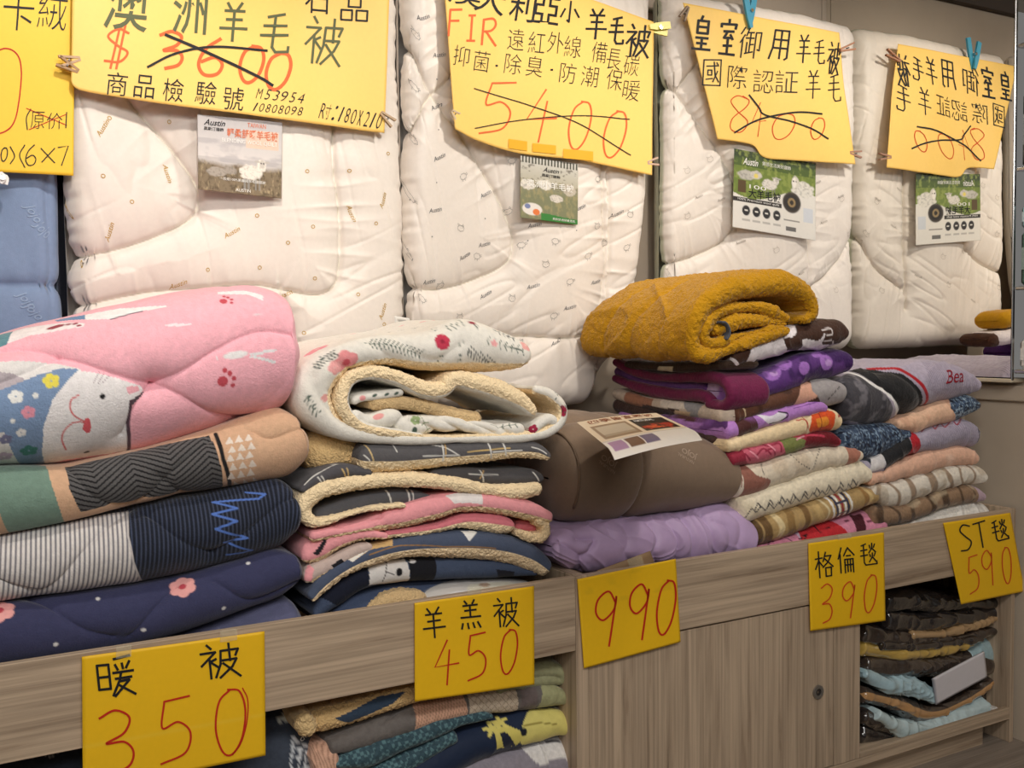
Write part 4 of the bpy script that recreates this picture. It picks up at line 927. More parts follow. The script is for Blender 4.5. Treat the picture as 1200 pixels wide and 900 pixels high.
# flyer 3
s = flyer('', c3([(182, 522), (468, 575), (467, 846), (176, 798)]), YS+0.006, 9)
s.fill((226, 222, 214)); g = (s.V < 0.50+0.10*np.sin(s.U*5+0.5)); s.fill((112, 130, 62), g); s.fill((80, 98, 52), g*(s.V < 0.2)); s.fill((60, 72, 50), g*np.clip((0.12-s.V)*20, 0, 1)); s.fill((148, 160, 84), g*np.clip(fbm(s.U*30, s.V*20, 0, 5, 3)*2, 0, 0.7))
wool(s, 0.14, 0.31, 0.10, 0.07, (190, 186, 176), 1); wool(s, 0.26, 0.29, 0.07, 0.06, (206, 200, 190), 2); sheep_pic(s, 0.42, 0.38, 1.1, 3, (222, 216, 206)); wool(s, 0.84, 0.37, 0.16, 0.11, (224, 220, 210), 7); wool(s, 0.74, 0.30, 0.05, 0.10, (216, 210, 198), 9); s.oval(0.73, 0.30, 0.025, 0.07, (236, 230, 222)); s.oval(0.72, 0.28, 0.007, 0.01, (40, 36, 30)); s.oval(0.75, 0.28, 0.007, 0.01, (40, 36, 30))
s.rect(0.05, 0.38, 0.14, 0.54, (92, 74, 50)); s.rect(0.0, 0.60, 0.57, 0.655, (58, 54, 52)); s.oval(0.70, 0.56, 0.115, 0.135, (66, 58, 52)); s.oval(0.70, 0.56, 0.09, 0.105, (40, 36, 34)); s.oval(0.70, 0.56, 0.05, 0.06, (150, 128, 92)); s.oval(0.70, 0.56, 0.025, 0.03, (50, 42, 36))
s.oval(0.26, 0.30, 0.025, 0.03, (226, 206, 110))
for u in (0.15, 0.27, 0.39, 0.515): s.oval(u, 0.76, 0.045, 0.065, (50, 48, 50)); s.rect(u-0.045, 0.865, u+0.045, 0.895, (186, 182, 176)); s.rect(u-0.018, 0.745, u+0.018, 0.765, (226, 222, 214))
s.rect(0.85, 0.60, 0.97, 0.78, (206, 210, 216)); s.rect(0.63, 0.88, 0.76, 0.93, (110, 108, 106)); s.rect(0.60, 0.78, 0.80, 0.80, (150, 146, 140))
t = empty('printed_flyer', Vector(s.p3(np.array([s.xz(905, 275)]))[0]), 'green and white flyer with three sheep and a round dark seal, near the mirror', 'flyer'); s.build('print', M['paper'], t)
s.start(); s.uvtext('大羊毛被', 0.17, 0.47, 0.56, 0.59, bold=0.012); s.done('title_print', INK['black'], t)
s.start(); s.uvtext('Austin', 0.10, 0.09, 0.28, 0.18, shear=0.4, bold=0.01); s.uvtext('質感生活美好寢飾', 0.33, 0.10, 0.68, 0.15); s.uvtext('100% Premium wool quilt', 0.05, 0.61, 0.54, 0.645); s.uvtext('100', 0.18, 0.42, 0.38, 0.47); s.done('caption_print', INK['white'], t)

# ------------------------------------------------------------------ price cards on the bench front
def card(lab, corners, tilt, seed):
    s = Sheet(corners, -0.006, 0.0015, seed, tilt=tilt, nu=40, nv=40); s.fill((240, 190, 28))
    cx = sum(c[0] for c in corners)/4; cy = corners[3][1]; t = empty('price_card', Vector(s.p3(np.array([s.xz(cx, cy)]))[0]), lab, 'sign', 'price cards on the bench'); return s, t
s, t = card('largest yellow price card, reading 350, at the lower left', [(96, 770), (310, 740), (311, 885), (97, 928)], 0.01, 1)
s.fill((224, 174, 20), np.clip(1-np.abs(s.V-0.66)*60, 0, 1)); s.fill((248, 206, 60), np.clip(1-np.abs(s.V-0.675)*60, 0, 1))
s.build('card', M['paper'], t, 0.0025)
s.start(); s.char('暖', 135, 792, 45, 47, -6, 3.0); s.char('被', 257, 774, 48, 40, -6, 2.8); s.done('lettering', INK['black'], t)
s.start(); s.char('3', 136, 869, 47, 74, -2, 2.6); s.char('5', 205, 855, 46, 76, -6, 2.3); s.char('0', 270, 845, 43, 78, -4, 2.3); s.pen([(284, 806), (290, 820), (289, 845), (282, 870), (272, 884)], 1.5); s.done('price_figure', INK['red'], t)
def tapes(px, py, w_, h, Y=-0.008, par=None):
    q = Sheet([(px-w_, py-h), (px+w_, py-h-w_*0.3), (px+w_, py+h-w_*0.3), (px-w_, py+h)], Y, nu=5, nv=4); V = q.p3(q.X); I = np.arange(20).reshape(5, 4)
    link('tape_strip', V.reshape(-1, 3), np.stack([I[:-1, :-1].ravel(), I[1:, :-1].ravel(), I[1:, 1:].ravel(), I[:-1, 1:].ravel()], 1), M['tape'], par)
tapes(145, 765, 9, 7, par=t); tapes(268, 746, 10, 7, par=t)
s, t = card('yellow price card reading 450 with three black characters', [(486, 707), (626, 687), (626, 802), (486, 822)], 0.01, 2); s.build('card', M['paper'], t, 0.0025)
s.start(); s.char('羊', 508, 729, 28, 36, -4, 2.2); s.char('羔', 551, 721, 25, 36, -4, 2.2); s.char('被', 592, 717, 30, 34, -4, 2.0); s.done('lettering', INK['black'], t)
s.start(); s.char('4', 523, 776, 31, 52, -2, 1.9); s.char('5', 558, 769, 27, 55, -4, 1.9); s.char('0', 596, 763, 23, 53, 2, 1.9); s.done('price_figure', INK['red'], t)
tapes(556, 694, 8, 4, par=t)
s, t = card('yellow price card reading 990 with red figures only', [(676.7, 679), (792, 655), (797, 752), (684, 783)], 0.012, 3)
s.fill((214, 172, 34), np.clip(fbm(s.U*9, s.V*12, 0, 4, 2)*2-0.3, 0, 0.35)*(s.V < 0.35)); s.build('card', M['paper'], t, 0.0025)
s.start(); s.char('9', 709, 724, 27, 65, 2, 2.2); s.char('9', 748, 716, 25, 66, 2, 2.2); s.char('0', 780, 711, 25, 65, 4, 2.2); s.done('price_figure', INK['red'], t)
s, t = card('yellow price card reading 390, above the cabinet door', [(947.7, 637), (1036, 624), (1036.7, 727), (949, 739)], 0.012, 4); s.build('card', M['paper'], t, 0.0025)
s.start(); s.char('格', 965, 661, 22, 31, -3, 1.7); s.char('倫', 991, 656, 20, 30, -3, 1.7); s.char('毯', 1017, 650, 20, 28, -3, 1.6); s.done('lettering', INK['black'], t)
s.start(); s.char('3', 967, 707, 17, 46, 4, 1.5); s.char('9', 993, 702, 16, 43, 2, 1.5); s.char('0', 1019, 695, 17, 45, 3, 1.5); s.done('price_figure', INK['brick'], t)
tapes(990, 630, 8, 3, par=t)
s, t = card('tilted yellow price card reading 590, at the right end of the bench', [(1106, 613), (1184, 601), (1200, 692.6), (1126, 708)], 0.012, 5); s.build('card', M['paper'], t, 0.0025)
s.start(); s.char('S', 1131, 630, 16, 31, -6, 1.7); s.char('T', 1149, 626, 16, 31, -10, 1.7); s.char('毯', 1171, 622, 19, 27, -9, 1.6); s.done('lettering', INK['black'], t)
s.start(); s.char('5', 1140, 673, 15, 45, -6, 1.3); s.char('9', 1157, 665, 14, 42, -8, 1.3); s.char('0', 1179, 662, 13, 43, -6, 1.3); s.done('price_figure', INK['brick'], t)

# small cardboard tongue and tape behind the 990 card
cb = empty('cardboard_piece', atY(745, 668, 0.022), 'brown cardboard piece with clear tape, tucked behind the 990 card', 'cardboard')
q = Sheet([(700, 669), (762, 646), (768, 662), (704, 690)], 0.026, nu=6, nv=4); q.fill((150, 122, 92)); q.build('board', M['paper'], cb, 0.003)
q = Sheet([(735, 656), (751, 650), (757, 668), (740, 674)], 0.022, nu=6, nv=4); V = q.p3(q.X); I = np.arange(24).reshape(6, 4)
link('clear_tape', V.reshape(-1, 3), np.stack([I[:-1, :-1].ravel(), I[1:, :-1].ravel(), I[1:, 1:].ravel(), I[:-1, 1:].ravel()], 1), M['tape'], cb)

# ------------------------------------------------------------------ goods piled on the bench
ZMIN = 0.5805
def quilt(name, s, lab, cat, mat, group=None, fuzz=0.0016, split=None, cover='cover', lump=0.004, ls=8.0, seed=0):
    P = s.P0
    s.disp += fbm(P[..., 0]*ls, P[..., 1]*ls, P[..., 2]*ls, seed, 3)*lump
    s.apply(fuzz); s.P[..., 2] = np.maximum(s.P[..., 2], ZMIN)
    t = empty(name, Vector(((P[..., 0].min()+P[..., 0].max())/2, (P[..., 1].min()+P[..., 1].max())/2, P[..., 2].min())), lab, cat, group)
    s.build(cover, M[mat], t, split=split)
    return t
SH = (250, 226, 184)
G1 = 'thick plush quilts in the left pile'
# 1 pink cat quilt
s = slab(c4([(-260, 335), (0, 285), (100, 252), (300, 203), (550, 150), (800, 106), (930, 103), (1010, 165), (1040, 260)]),
         c4([(-260, 745), (0, 745), (200, 742), (450, 698), (650, 640), (800, 610), (950, 572), (1030, 505), (1045, 430)]), 0.015, 0.5, ns=420, nf=150, nt=60, bulge=0.95, capscale=0.5)
s.fill((248, 182, 194), 0.15)
s.poly(c4([(-200, 380), (60, 360), (180, 362), (285, 395), (160, 740), (-200, 745)]), (228, 224, 222), fz=.15)
s.poly(c4([(-200, 400), (0, 402), (60, 412), (85, 432), (20, 472), (-200, 600)]), (182, 172, 178), smooth=True, fz=.15)
s.poly(c4([(-150, 520), (0, 470), (130, 415), (215, 390), (280, 393), (235, 440), (185, 505), (152, 600), (148, 690), (158, 738), (60, 740), (15, 620), (-150, 600)]), (124, 148, 182), fz=.15)
s.poly(c4([(278, 400), (340, 408), (420, 430), (500, 460), (516, 482), (465, 520), (455, 600), (450, 682), (300, 712), (230, 718), (158, 738), (147, 690), (152, 600), (185, 505), (238, 440)]), (236, 232, 232), fz=.15)
s.poly(c4([(463, 512), (520, 486), (505, 505), (468, 535)]), (88, 76, 84)); s.stroke(c4([(465, 515), (455, 600), (450, 682)]), 0.0065, (84, 62, 72))
s.poly(c4([(448, 462), (488, 462), (496, 480), (455, 488)]), (240, 176, 186), smooth=True)
s.ell(c4([(361, 494)])[0], .0050, .0050, 0, (30, 28, 30)); s.ell(c4([(306, 694)])[0], .0052, .0040, 0, (30, 28, 30))
s.poly(c4([(300, 572), (316, 574), (320, 600), (316, 622), (300, 620), (291, 604)]), (220, 96, 104), smooth=True)
s.stroke(c4([(277, 490), (252, 505), (247, 535), (262, 562), (298, 584), (262, 584), (228, 612), (218, 645), (232, 683)]), .0028, (212, 110, 112), smooth=True)
for q in ([(350, 405), (330, 445)], [(368, 408), (345, 450)], [(385, 420), (360, 447)]): s.stroke(c4(q), .0012, (150, 130, 140))
def flower(s, p, r, c, n=5, cc=None):
    u, v = s.sq(*p)
    for k in range(n): a = 2*math.pi*k/n+0.4; s.ell((u+math.cos(a)*r*0.6, v+math.sin(a)*r*0.6), r*0.48, r*0.48, 0, c, px=False)
    if cc: s.ell((u, v), r*0.3, r*0.3, 0, cc, px=False)
for p, r, c in (((180, 437), .014, (230, 216, 90)), ((56, 494), .012, (235, 235, 232)), ((100, 550), .011, (226, 150, 168)), ((125, 490), .005, (235, 235, 232)), ((75, 622), .008, (230, 228, 226)), ((102, 686), .014, (56, 118, 110)), ((14, 706), .013, (190, 168, 190)), ((45, 580), .004, (235, 235, 232)), ((20, 645), .010, (120, 120, 150))): flower(s, c4([p])[0], r, c)
def paw(s, p, k=1.0, c=(196, 78, 90), rot=0):
    u, v = s.sq(*p); cr, sr = math.cos(R(rot)), math.sin(R(rot))
    sg = -1 if (s.at(u, v+0.01)[0]-s.at(u, v)[0])@np.array(up) < 0 else 1
    for (x, y, a, b) in ((0, 0, .011, .011), (.017, .014, .005, .006), (.024, .002, .005, .005), (.020, -.012, .005, .005), (.008, .022, .005, .006)):
        s.ell((u+(x*cr-y*sr)*k, v+sg*(x*sr+y*cr)*k), a*k, b*k, 0, c, px=False)
s.P0 = s.P.copy()
paw(s, c4([(784, 442)])[0], 0.95); paw(s, c4([(786, 154)])[0], 0.7)
s.ell(c4([(832, 347)])[0], .024, .0075, 0, (234, 230, 230)); s.poly(c4([(878, 344), (975, 326), (978, 334), (900, 352)]), (230, 228, 230)); s.poly(c4([(885, 348), (975, 372), (968, 382), (880, 356)]), (230, 228, 230)); s.stroke(c4([(765, 350), (768, 366)]), .002, (230, 228, 230))
s.poly(c4([(765, 122), (860, 119), (925, 138), (925, 155), (868, 132), (765, 131)]), (236, 230, 232)); s.poly(c4([(578, 247), (620, 238), (695, 237), (640, 246), (600, 250)]), (240, 226, 230)); s.ell(c4([(905, 200)])[0], .008, .002, 0, (236, 210, 216))
s.poly(c4([(296, 207), (420, 186), (595, 176), (560, 187), (480, 198), (390, 226), (300, 226)]), (236, 234, 234)); s.poly(c4([(190, 222), (298, 206), (300, 224), (200, 228)]), (104, 138, 176)); s.stroke(c4([(390, 226), (450, 208), (500, 196)]), .003, (60, 50, 60))
s.poly(c4([(10, 290), (60, 256), (180, 236), (300, 238), (292, 250), (110, 272), (40, 292), (10, 300)]), (238, 228, 228))
for (x, y, a, b) in ((195, 247, .017, .006), (240, 241, .006, .003), (264, 239, .006, .003), (278, 246, .005, .003)): s.ell(c4([(x, y)])[0], a, b, 0, (150, 60, 72))
s.poly(c4([(-100, 300), (0, 272), (45, 262), (22, 298), (-100, 330)]), (96, 140, 150))
for g in ([(-40, 318), (120, 318), (230, 350), (400, 412), (545, 456)], [(545, 456), (640, 500), (740, 560), (850, 588)], [(545, 456), (650, 405), (760, 330), (900, 262), (1040, 272)], [(430, 640), (480, 540), (545, 456)], [(-50, 460), (100, 400), (200, 345)]):
    s.groove(c4(g), .030, .010); s.groove(c4(g), .0045, .0045)
s.groove(c4([(840, 590), (980, 480), (1045, 400)]), .05, .006)
quilt('plush_quilt', s, 'pink plush quilt printed with white cat face and paw prints, top of left pile', 'quilt', 'plush', G1, fuzz=0.0010, lump=0.007, ls=6)
# 2 geometric quilt
s = slab([(-90, 552), (0, 548), (80, 546), (150, 532), (250, 505), (320, 480), (350, 476), (360, 492)], [(-90, 640), (0, 629), (148, 596), (253, 574), (330, 562), (352, 550), (362, 532)], 0.025, 0.48, ns=420, nf=110, nt=30, capscale=0.4)
s.fill((212, 172, 140), .15)
zz = np.abs(((s.S*7.2) % 1)*2-1); per = 0.0115; ch = ((s.Q+zz*0.045) % per) < per*0.36
box = s.line(c4([(228, 735), (735, 625), (768, 705), (778, 812), (500, 862), (285, 902), (245, 820)]))
mk = inside(s.S, s.Q, box); s.fill((92, 90, 90), .1, mk); s.fill((30, 29, 31), .1, mk & ch)
s.poly(c4([(-300, 745), (160, 738), (180, 800), (215, 905), (222, 990), (-300, 1000)]), (116, 142, 128), fz=.15)
s.poly(c4([(-300, 870), (-10, 880), (25, 985), (-300, 1000)]), (196, 160, 130), fz=.1)
s.stroke(c4([(757, 622), (785, 715), (791, 812)]), .008, (30, 28, 30))
for r in range(6):
    for k in range(3):
        x = 792+k*34+(r % 2)*8+r*1.5; y = 634+r*31-k*6
        s.poly(c4([(x, y+28), (x+30, y+24), (x+14, y)]), (232, 218, 204))
for g in ([(240, 740), (330, 850), (470, 875), (620, 745), (740, 640)], [(560, 770), (640, 840)], [(880, 610), (960, 640), (1075, 600)]): s.groove(c4(g), .02, .006); s.groove(c4(g), .004, .003)
quilt('plush_quilt', s, 'quilt with black chevrons, green band and peach triangles, second from top of left pile', 'quilt', 'plush', G1, fuzz=.001, seed=3)
# 3 striped quilt
s = slab([(-90, 640), (0, 630), (148, 598), (253, 577), (320, 560), (342, 566), (348, 580)], [(-90, 716), (0, 706), (165, 684), (300, 652), (340, 634), (352, 616)], 0.02, 0.48, ns=640, nf=110, nt=24, capscale=0.4)
st = 0.5+0.5*np.sin(2*math.pi*(s.S-0.12*s.Q)/0.0082)
s.fill((26, 30, 42), .1); s.fill((62, 70, 92), .1, np.clip(st*2-0.9, 0, 1))
mk = inside(s.S, s.Q, s.line(c8([(-300, 210), (0, 195), (200, 160), (383, 116), (386, 200), (402, 280), (424, 345), (200, 380), (0, 405), (-300, 420)])))
s.fill((222, 216, 212), .1, mk); s.fill((92, 92, 104), .1, np.clip(st*2.4-1.0, 0, 1)*mk*0.85); s.stroke(c8([(383, 116), (386, 200), (402, 280), (424, 345)]), .0035, (196, 190, 188))
s.stroke(c8([(740, 70), (800, 74), (780, 88), (640, 100), (715, 118), (640, 136), (715, 156), (650, 180), (748, 210), (678, 224), (762, 245), (685, 262)]), .0042, (86, 120, 196))
for g in ([(0, 340), (60, 366), (135, 372), (250, 250), (383, 118)], [(440, 130), (540, 210), (650, 264)], [(640, 262), (760, 180), (900, 80)]): s.groove(c8(g), .02, .007); s.groove(c8(g), .004, .003)
s.stroke(c8([(0, 336), (40, 358), (130, 368)]), .002, (30, 30, 36))
quilt('plush_quilt', s, 'finely striped quilt, white on the left and navy with blue squiggle on the right', 'quilt', 'plush', G1, fuzz=.0008, seed=5)
# 4 navy blossom quilt
s = slab([(-90, 716), (0, 706), (165, 685), (300, 652), (336, 638), (350, 650)], [(-90, 795), (0, 786), (150, 762), (280, 718), (345, 694), (354, 680)], 0.022, 0.48, ns=300, nf=90, nt=24, capscale=0.4)
s.fill((58, 60, 92), .1)
for p in ((550, 348), (-2, 424)): flower(s, c8([p])[0], .024, (236, 168, 164), 6, (190, 70, 84))
for p in ((295, 390), (435, 490), (675, 420), (748, 284), (887, 368), (168, 528)): s.ell(c8([p])[0], .0042, .0042, 0, (226, 224, 224))
for g in ([(90, 382), (230, 470), (345, 516)], [(390, 516), (460, 430), (530, 345)], [(640, 330), (760, 400), (900, 350)]): s.groove(c8(g), .025, .008); s.groove(c8(g), .004, .003)
quilt('plush_quilt', s, 'dark navy quilt with pink blossom and white dots, low in left pile', 'quilt', 'plush', G1, fuzz=.0008, seed=7)
# 5 slate quilt
s = slab([(-90, 800), (0, 789), (150, 765), (270, 722), (335, 699), (358, 704)], [(-90, 900), (0, 888), (150, 860), (270, 820), (335, 790), (358, 775)], 0.03, 0.46, ns=200, nf=60, nt=20, capscale=0.5)
s.fill((92, 94, 124), .1); s.stroke(c8([(910, 428), (922, 440), (930, 425)]), .003, (220, 220, 226)); s.stroke([(255, 735), (262, 760)], .002, (180, 180, 200))
quilt('plush_quilt', s, 'slate blue quilt at the very bottom of left pile, behind the rail', 'quilt', 'plush', G1, seed=9)

# ---- second pile: sherpa-lined quilts
G2 = 'sherpa-lined quilts in the second pile'
Y2 = 0.045
def hemq(s, cp, sh=SH, t0=-0.05, inv=False):
    """printed cloth above, curly lining from the front hem downwards"""
    s.fill(cp, .05); m = (s.F < t0) if not inv else (s.F > t0); m = m | ((s.F > 8) & False); s.fill(sh, 1.0, m); s.lin_mask = m
def piece(s, name, t, mat='fleece', fuzz=0.0024, lump=.003, ls=12, seed=1, lining=True, nm=None):
    P = s.P0; s.disp += fbm(P[..., 0]*ls, P[..., 1]*ls, P[..., 2]*ls, seed, 3)*lump; s.apply(fuzz); s.P[..., 2] = np.maximum(s.P[..., 2], ZMIN)
    sp = ('sherpa_lining', s.lin_mask) if (lining and hasattr(s, 'lin_mask') and s.lin_mask.any() and not s.lin_mask.all()) else None
    return s.build(name, M[mat], t, split=sp)
WH = (232, 228, 218)
def floral(s):
    GR, DG, PK, MR = (74, 92, 80), (50, 62, 60), (232, 150, 152), (150, 40, 62)
    def frond(p, q, n=7, l=.012, c=GR):
        a, b = np.array(s.sq(*p)), np.array(s.sq(*q)); d = (b-a); L_ = np.linalg.norm(d); 
        if L_ < 1e-4: return
        d = d/L_; nn = np.array([-d[1], d[0]]); s.stroke([a, b], .0012, c, px=False)
        for k in range(1, n+1):
            m = a+d*L_*k/n
            for sg in (1, -1): e = m+d*l*0.6+nn*sg*l; s.stroke([m, e], .0022, c, px=False)
    return frond, GR, DG, PK, MR
t6 = empty('sherpa_quilt', atY(500, 520, Y2+0.2), 'white floral quilt with curly beige lining, rolled open on top of second pile', 'quilt', G2)
pa = px_path(c5([(1010, 240), (900, 218), (760, 195), (600, 215), (440, 212), (300, 225), (180, 280), (118, 360), (122, 450), (200, 530), (330, 570), (520, 585), (800, 580), (1020, 570), (1120, 520), (1135, 450), (1080, 395), (1010, 375)]), Y2)
a_ = np.array([.022, .046, .060, .044, .032, .028, .036, .042, .038, .026, .016, .010, .010, .012, .014, .013, .012, .008])
s = sweep(pa, a_, 0.42, ns=420, nf=34, nt=70, flip=True)
k = len(s.S)//2
s.fill(WH, .05); fr, GR, DG, PK, MR = floral(s)
fr(*c5([(310, 185), (400, 190)]), 5); fr(*c5([(400, 190), (535, 230)]), 8); fr(*c5([(720, 215), (830, 270)]), 9, .012, DG); fr(*c5([(790, 165), (960, 215)]), 7, .010, GR); fr(*c5([(780, 130), (740, 100)]), 4, .008); fr(*c5([(630, 130), (710, 105)]), 4, .008); fr(*c5([(840, 125), (920, 165)]), 4, .008, DG)
fr(*c5([(90, 300), (180, 225)]), 7, .009, DG); fr(*c5([(70, 380), (110, 470)]), 5, .008)
flower(s, c5([(630, 178)])[0], .018, (196, 60, 84), 7, MR); flower(s, c5([(235, 265)])[0], .026, PK, 5, (210, 90, 100)); flower(s, c5([(190, 285)])[0], .016, (238, 170, 168), 5); flower(s, c5([(110, 210)])[0], .022, (232, 150, 160), 5); flower(s, c5([(590, 80)])[0], .014, (232, 170, 160)); flower(s, c5([(975, 195)])[0], .014, (234, 170, 164)); flower(s, c5([(150, 410)])[0], .012, (234, 170, 164)); flower(s, c5([(845, 185)])[0], .008, (236, 170, 170)); flower(s, c5([(1120, 465)])[0], .016, (150, 34, 64), 6, (80, 20, 40))
rngf = random.Random(5)
for _ in range(60):
    i = rngf.randint(5, s.S.shape[0]-6); u = s.S[i, 0]; v = rngf.uniform(-0.05, 0.36)
    if rngf.random() < 0.5:
        for q in range(4): s.ell((u+rngf.uniform(-.01, .01), v+rngf.uniform(-.01, .01)), .0028, .0014, rngf.uniform(0, 180), GR, px=False)
    elif v > 0.05: s.ell((u, v), .007, .007, 0, rngf.choice([PK, (236, 190, 186), MR]), px=False)
s.lin_mask = (s.F < -0.42); s.fill(SH, 1.0, s.lin_mask)
for g in ([(440, 160), (520, 230), (620, 260)], [(150, 250), (230, 330), (170, 420)], [(720, 180), (640, 240)], [(90, 320), (130, 420), (230, 500)], [(330, 180), (400, 240)]): s.groove(c5(g), .012, .006)
piece(s, 'cover', t6, lump=.006, ls=10)
pa = px_path(c5([(1020, 478), (960, 420), (860, 375), (760, 345), (690, 335), (640, 375), (560, 375), (460, 330), (350, 305), (260, 330), (222, 400), (235, 470), (300, 530), (420, 555), (560, 570)]), Y2-0.002)
s = sweep(pa, np.array([.010, .020, .024, .022, .018, .018, .020, .018, .018, .016, .014, .013, .012, .010, .008]), 0.36, ns=260, nf=28, nt=36, flip=True)
s.fill(SH, 1.0); s.lin_mask = (s.F > -0.45); s.fill(WH, .05, ~s.lin_mask)
piece(s, 'inner_cover', t6, seed=4, lump=.005)
pa = px_path(c5([(260, 430), (300, 410), (380, 400), (475, 388)]), Y2+0.015); s = sweep(pa, .009, 0.3, ns=90, nf=16, nt=16); s.fill(WH, .05); s.lin_mask = None; del s.lin_mask
for p in ((350, 400), (400, 396), (440, 392)): s.ell(c5([p])[0], .006, .003, 20, (70, 90, 80)); 
s.ell(c5([(300, 412)])[0], .007, .006, 0, (234, 160, 160)); piece(s, 'inner_fold', t6, seed=6)
pa = px_path(c5([(330, 430), (450, 430), (560, 445), (680, 480), (800, 500)]), Y2+0.02); s = sweep(pa, .016, 0.3, ns=100, nf=14, nt=14); s.fill((226, 194, 144), 1.0); piece(s, 'inner_lining', t6, seed=7)
pa = px_path(c5([(255, 480), (330, 508), (430, 500), (500, 530), (620, 520), (760, 530), (860, 545), (975, 540)]), Y2+0.006); s = sweep(pa, np.array([.014, .016, .020, .024, .020, .016, .015, .012]), 0.3, ns=200, nf=34, nt=20); s.fill(WH, .05); fr, GR, DG, PK, MR = floral(s)
fr(*c5([(610, 465), (735, 500)]), 8, .010, DG); fr(*c5([(500, 480), (570, 560)]), 4, .008, (120, 136, 90)); s.ell(c5([(365, 485)])[0], .013, .008, 10, (234, 164, 160)); s.ell(c5([(515, 545)])[0], .006, .008, 0, GR); fr(*c5([(830, 520), (930, 525)]), 4, .006); flower(s, c5([(520, 500)])[0], .012, (150, 168, 120))
for g in ([(420, 470), (450, 510), (420, 540)], [(640, 500), (700, 560)], [(740, 500), (840, 560)], [(500, 500), (560, 520), (600, 570)], [(860, 520), (900, 560)]): s.groove(c5(g), .008, .008)
piece(s, 'inner_fold', t6, seed=8, lump=.006, ls=20)
pa = px_path(c5([(1000, 560), (1040, 520), (1080, 500), (1110, 520)]), Y2+0.0); s = sweep(pa, .013, 0.3, ns=60, nf=24, nt=12); s.fill(WH, .05); fr, GR, DG, PK, MR = floral(s); flower(s, c5([(1005, 540)])[0], .012, (160, 40, 70)); s.ell(c5([(1085, 545)])[0], .006, .005, 0, (50, 50, 56)); piece(s, 'inner_fold', t6, seed=9)

# 7 plaid
GY = (92, 90, 92)
t7 = empty('sherpa_quilt', atY(520, 590, Y2+0.2), 'dark grey plaid quilt with thick beige sherpa lining, under the floral one', 'quilt', G2)
def plaid(s, pts):
    for q, w_, c in pts: s.stroke(d1(q), w_, c)
s = slab(d1([(255, 90), (320, 72), (620, 62), (900, 55), (1040, 72), (1068, 112)]), d1([(300, 172), (420, 186), (640, 166), (800, 146), (960, 128), (1066, 140)]), Y2, 0.40, ns=260, nf=44, nt=26, capscale=0.8)
hemq(s, GY, t0=-0.12)
plaid(s, [([(545, 70), (640, 85), (700, 120)], .0028, (214, 212, 206)), ([(620, 62), (632, 140)], .004, (214, 212, 206)), ([(634, 62), (642, 130)], .0028, (206, 170, 110)), ([(550, 122), (700, 118)], .0028, (214, 212, 206)), ([(735, 105), (910, 88)], .0032, (206, 176, 116)), ([(810, 60), (830, 130)], .004, (220, 218, 212)), ([(870, 58), (893, 120)], .004, (220, 218, 212)), ([(840, 105), (960, 98)], .003, (220, 218, 212)), ([(305, 75), (345, 140)], .0032, (206, 180, 130)), ([(420, 72), (442, 105)], .0026, (214, 212, 206)), ([(305, 118), (330, 140)], .0026, (220, 218, 212)), ([(1000, 85), (1060, 112)], .0026, (220, 218, 212))])
piece(s, 'top_fold', t7, seed=11)
s = slab(d1([(560, 185), (700, 172), (850, 178), (1000, 178), (1045, 200)]), d1([(590, 220), (760, 232), (900, 245), (1000, 245), (1045, 230)]), Y2+0.02, 0.36, ns=120, nf=20, nt=10); s.fill((80, 78, 80), .05)
plaid(s, [([(785, 180), (800, 230)], .0034, (214, 212, 206)), ([(800, 180), (786, 215)], .0026, (206, 170, 110)), ([(1005, 190), (1028, 235)], .0032, (220, 218, 212)), ([(740, 195), (860, 200)], .0026, (214, 212, 206))]); piece(s, 'middle_fold', t7, seed=12)
s = sweep(px_path(d1([(1055, 255), (960, 272), (820, 262), (680, 236), (520, 222), (390, 225), (260, 240), (140, 268), (72, 320), (72, 375), (120, 398), (220, 372), (330, 342), (480, 325)]), Y2-0.004), np.array([.016, .018, .014, .016, .017, .017, .018, .019, .018, .015, .010, .007, .006, .005]), 0.40, ns=280, nf=30, nt=24, flip=True)
s.fill(SH, 1.0); piece(s, 'lining_fold', t7, seed=13, lump=.004)
s = slab(d1([(40, 255), (110, 190), (220, 155), (330, 178)]), d1([(42, 275), (120, 240), (220, 215), (340, 205)]), Y2+0.006, 0.40, ns=90, nf=20, nt=20); s.fill((84, 82, 86), .05)
plaid(s, [([(60, 240), (130, 185), (215, 152)], .003, (214, 212, 206)), ([(115, 210), (130, 240)], .003, (214, 212, 206)), ([(130, 205), (145, 232)], .003, (214, 212, 206)), ([(215, 175), (222, 215)], .003, (206, 176, 120)), ([(235, 172), (240, 210)], .003, (206, 176, 120))]); piece(s, 'side_fold', t7, seed=14)
s = slab(d1([(95, 350), (250, 290), (400, 258), (500, 262), (580, 290)]), d1([(110, 400), (250, 372), (400, 335), (520, 320), (590, 300)]), Y2+0.02, 0.36, ns=120, nf=22, nt=10); s.fill((88, 88, 92), .05)
plaid(s, [([(395, 262), (418, 320)], .0036, (220, 218, 212)), ([(482, 262), (492, 318)], .004, (220, 218, 212)), ([(500, 262), (508, 312)], .003, (220, 218, 212))]); piece(s, 'inner_fold', t7, seed=15)
s = slab(d1([(70, 70), (130, 20), (220, 30), (290, 90)]), d1([(55, 240), (150, 200), (240, 170), (320, 170)]), Y2+0.05, 0.34, ns=80, nf=30, nt=16); s.fill((236, 200, 142), 1.0); piece(s, 'lining_back', t7, seed=16)
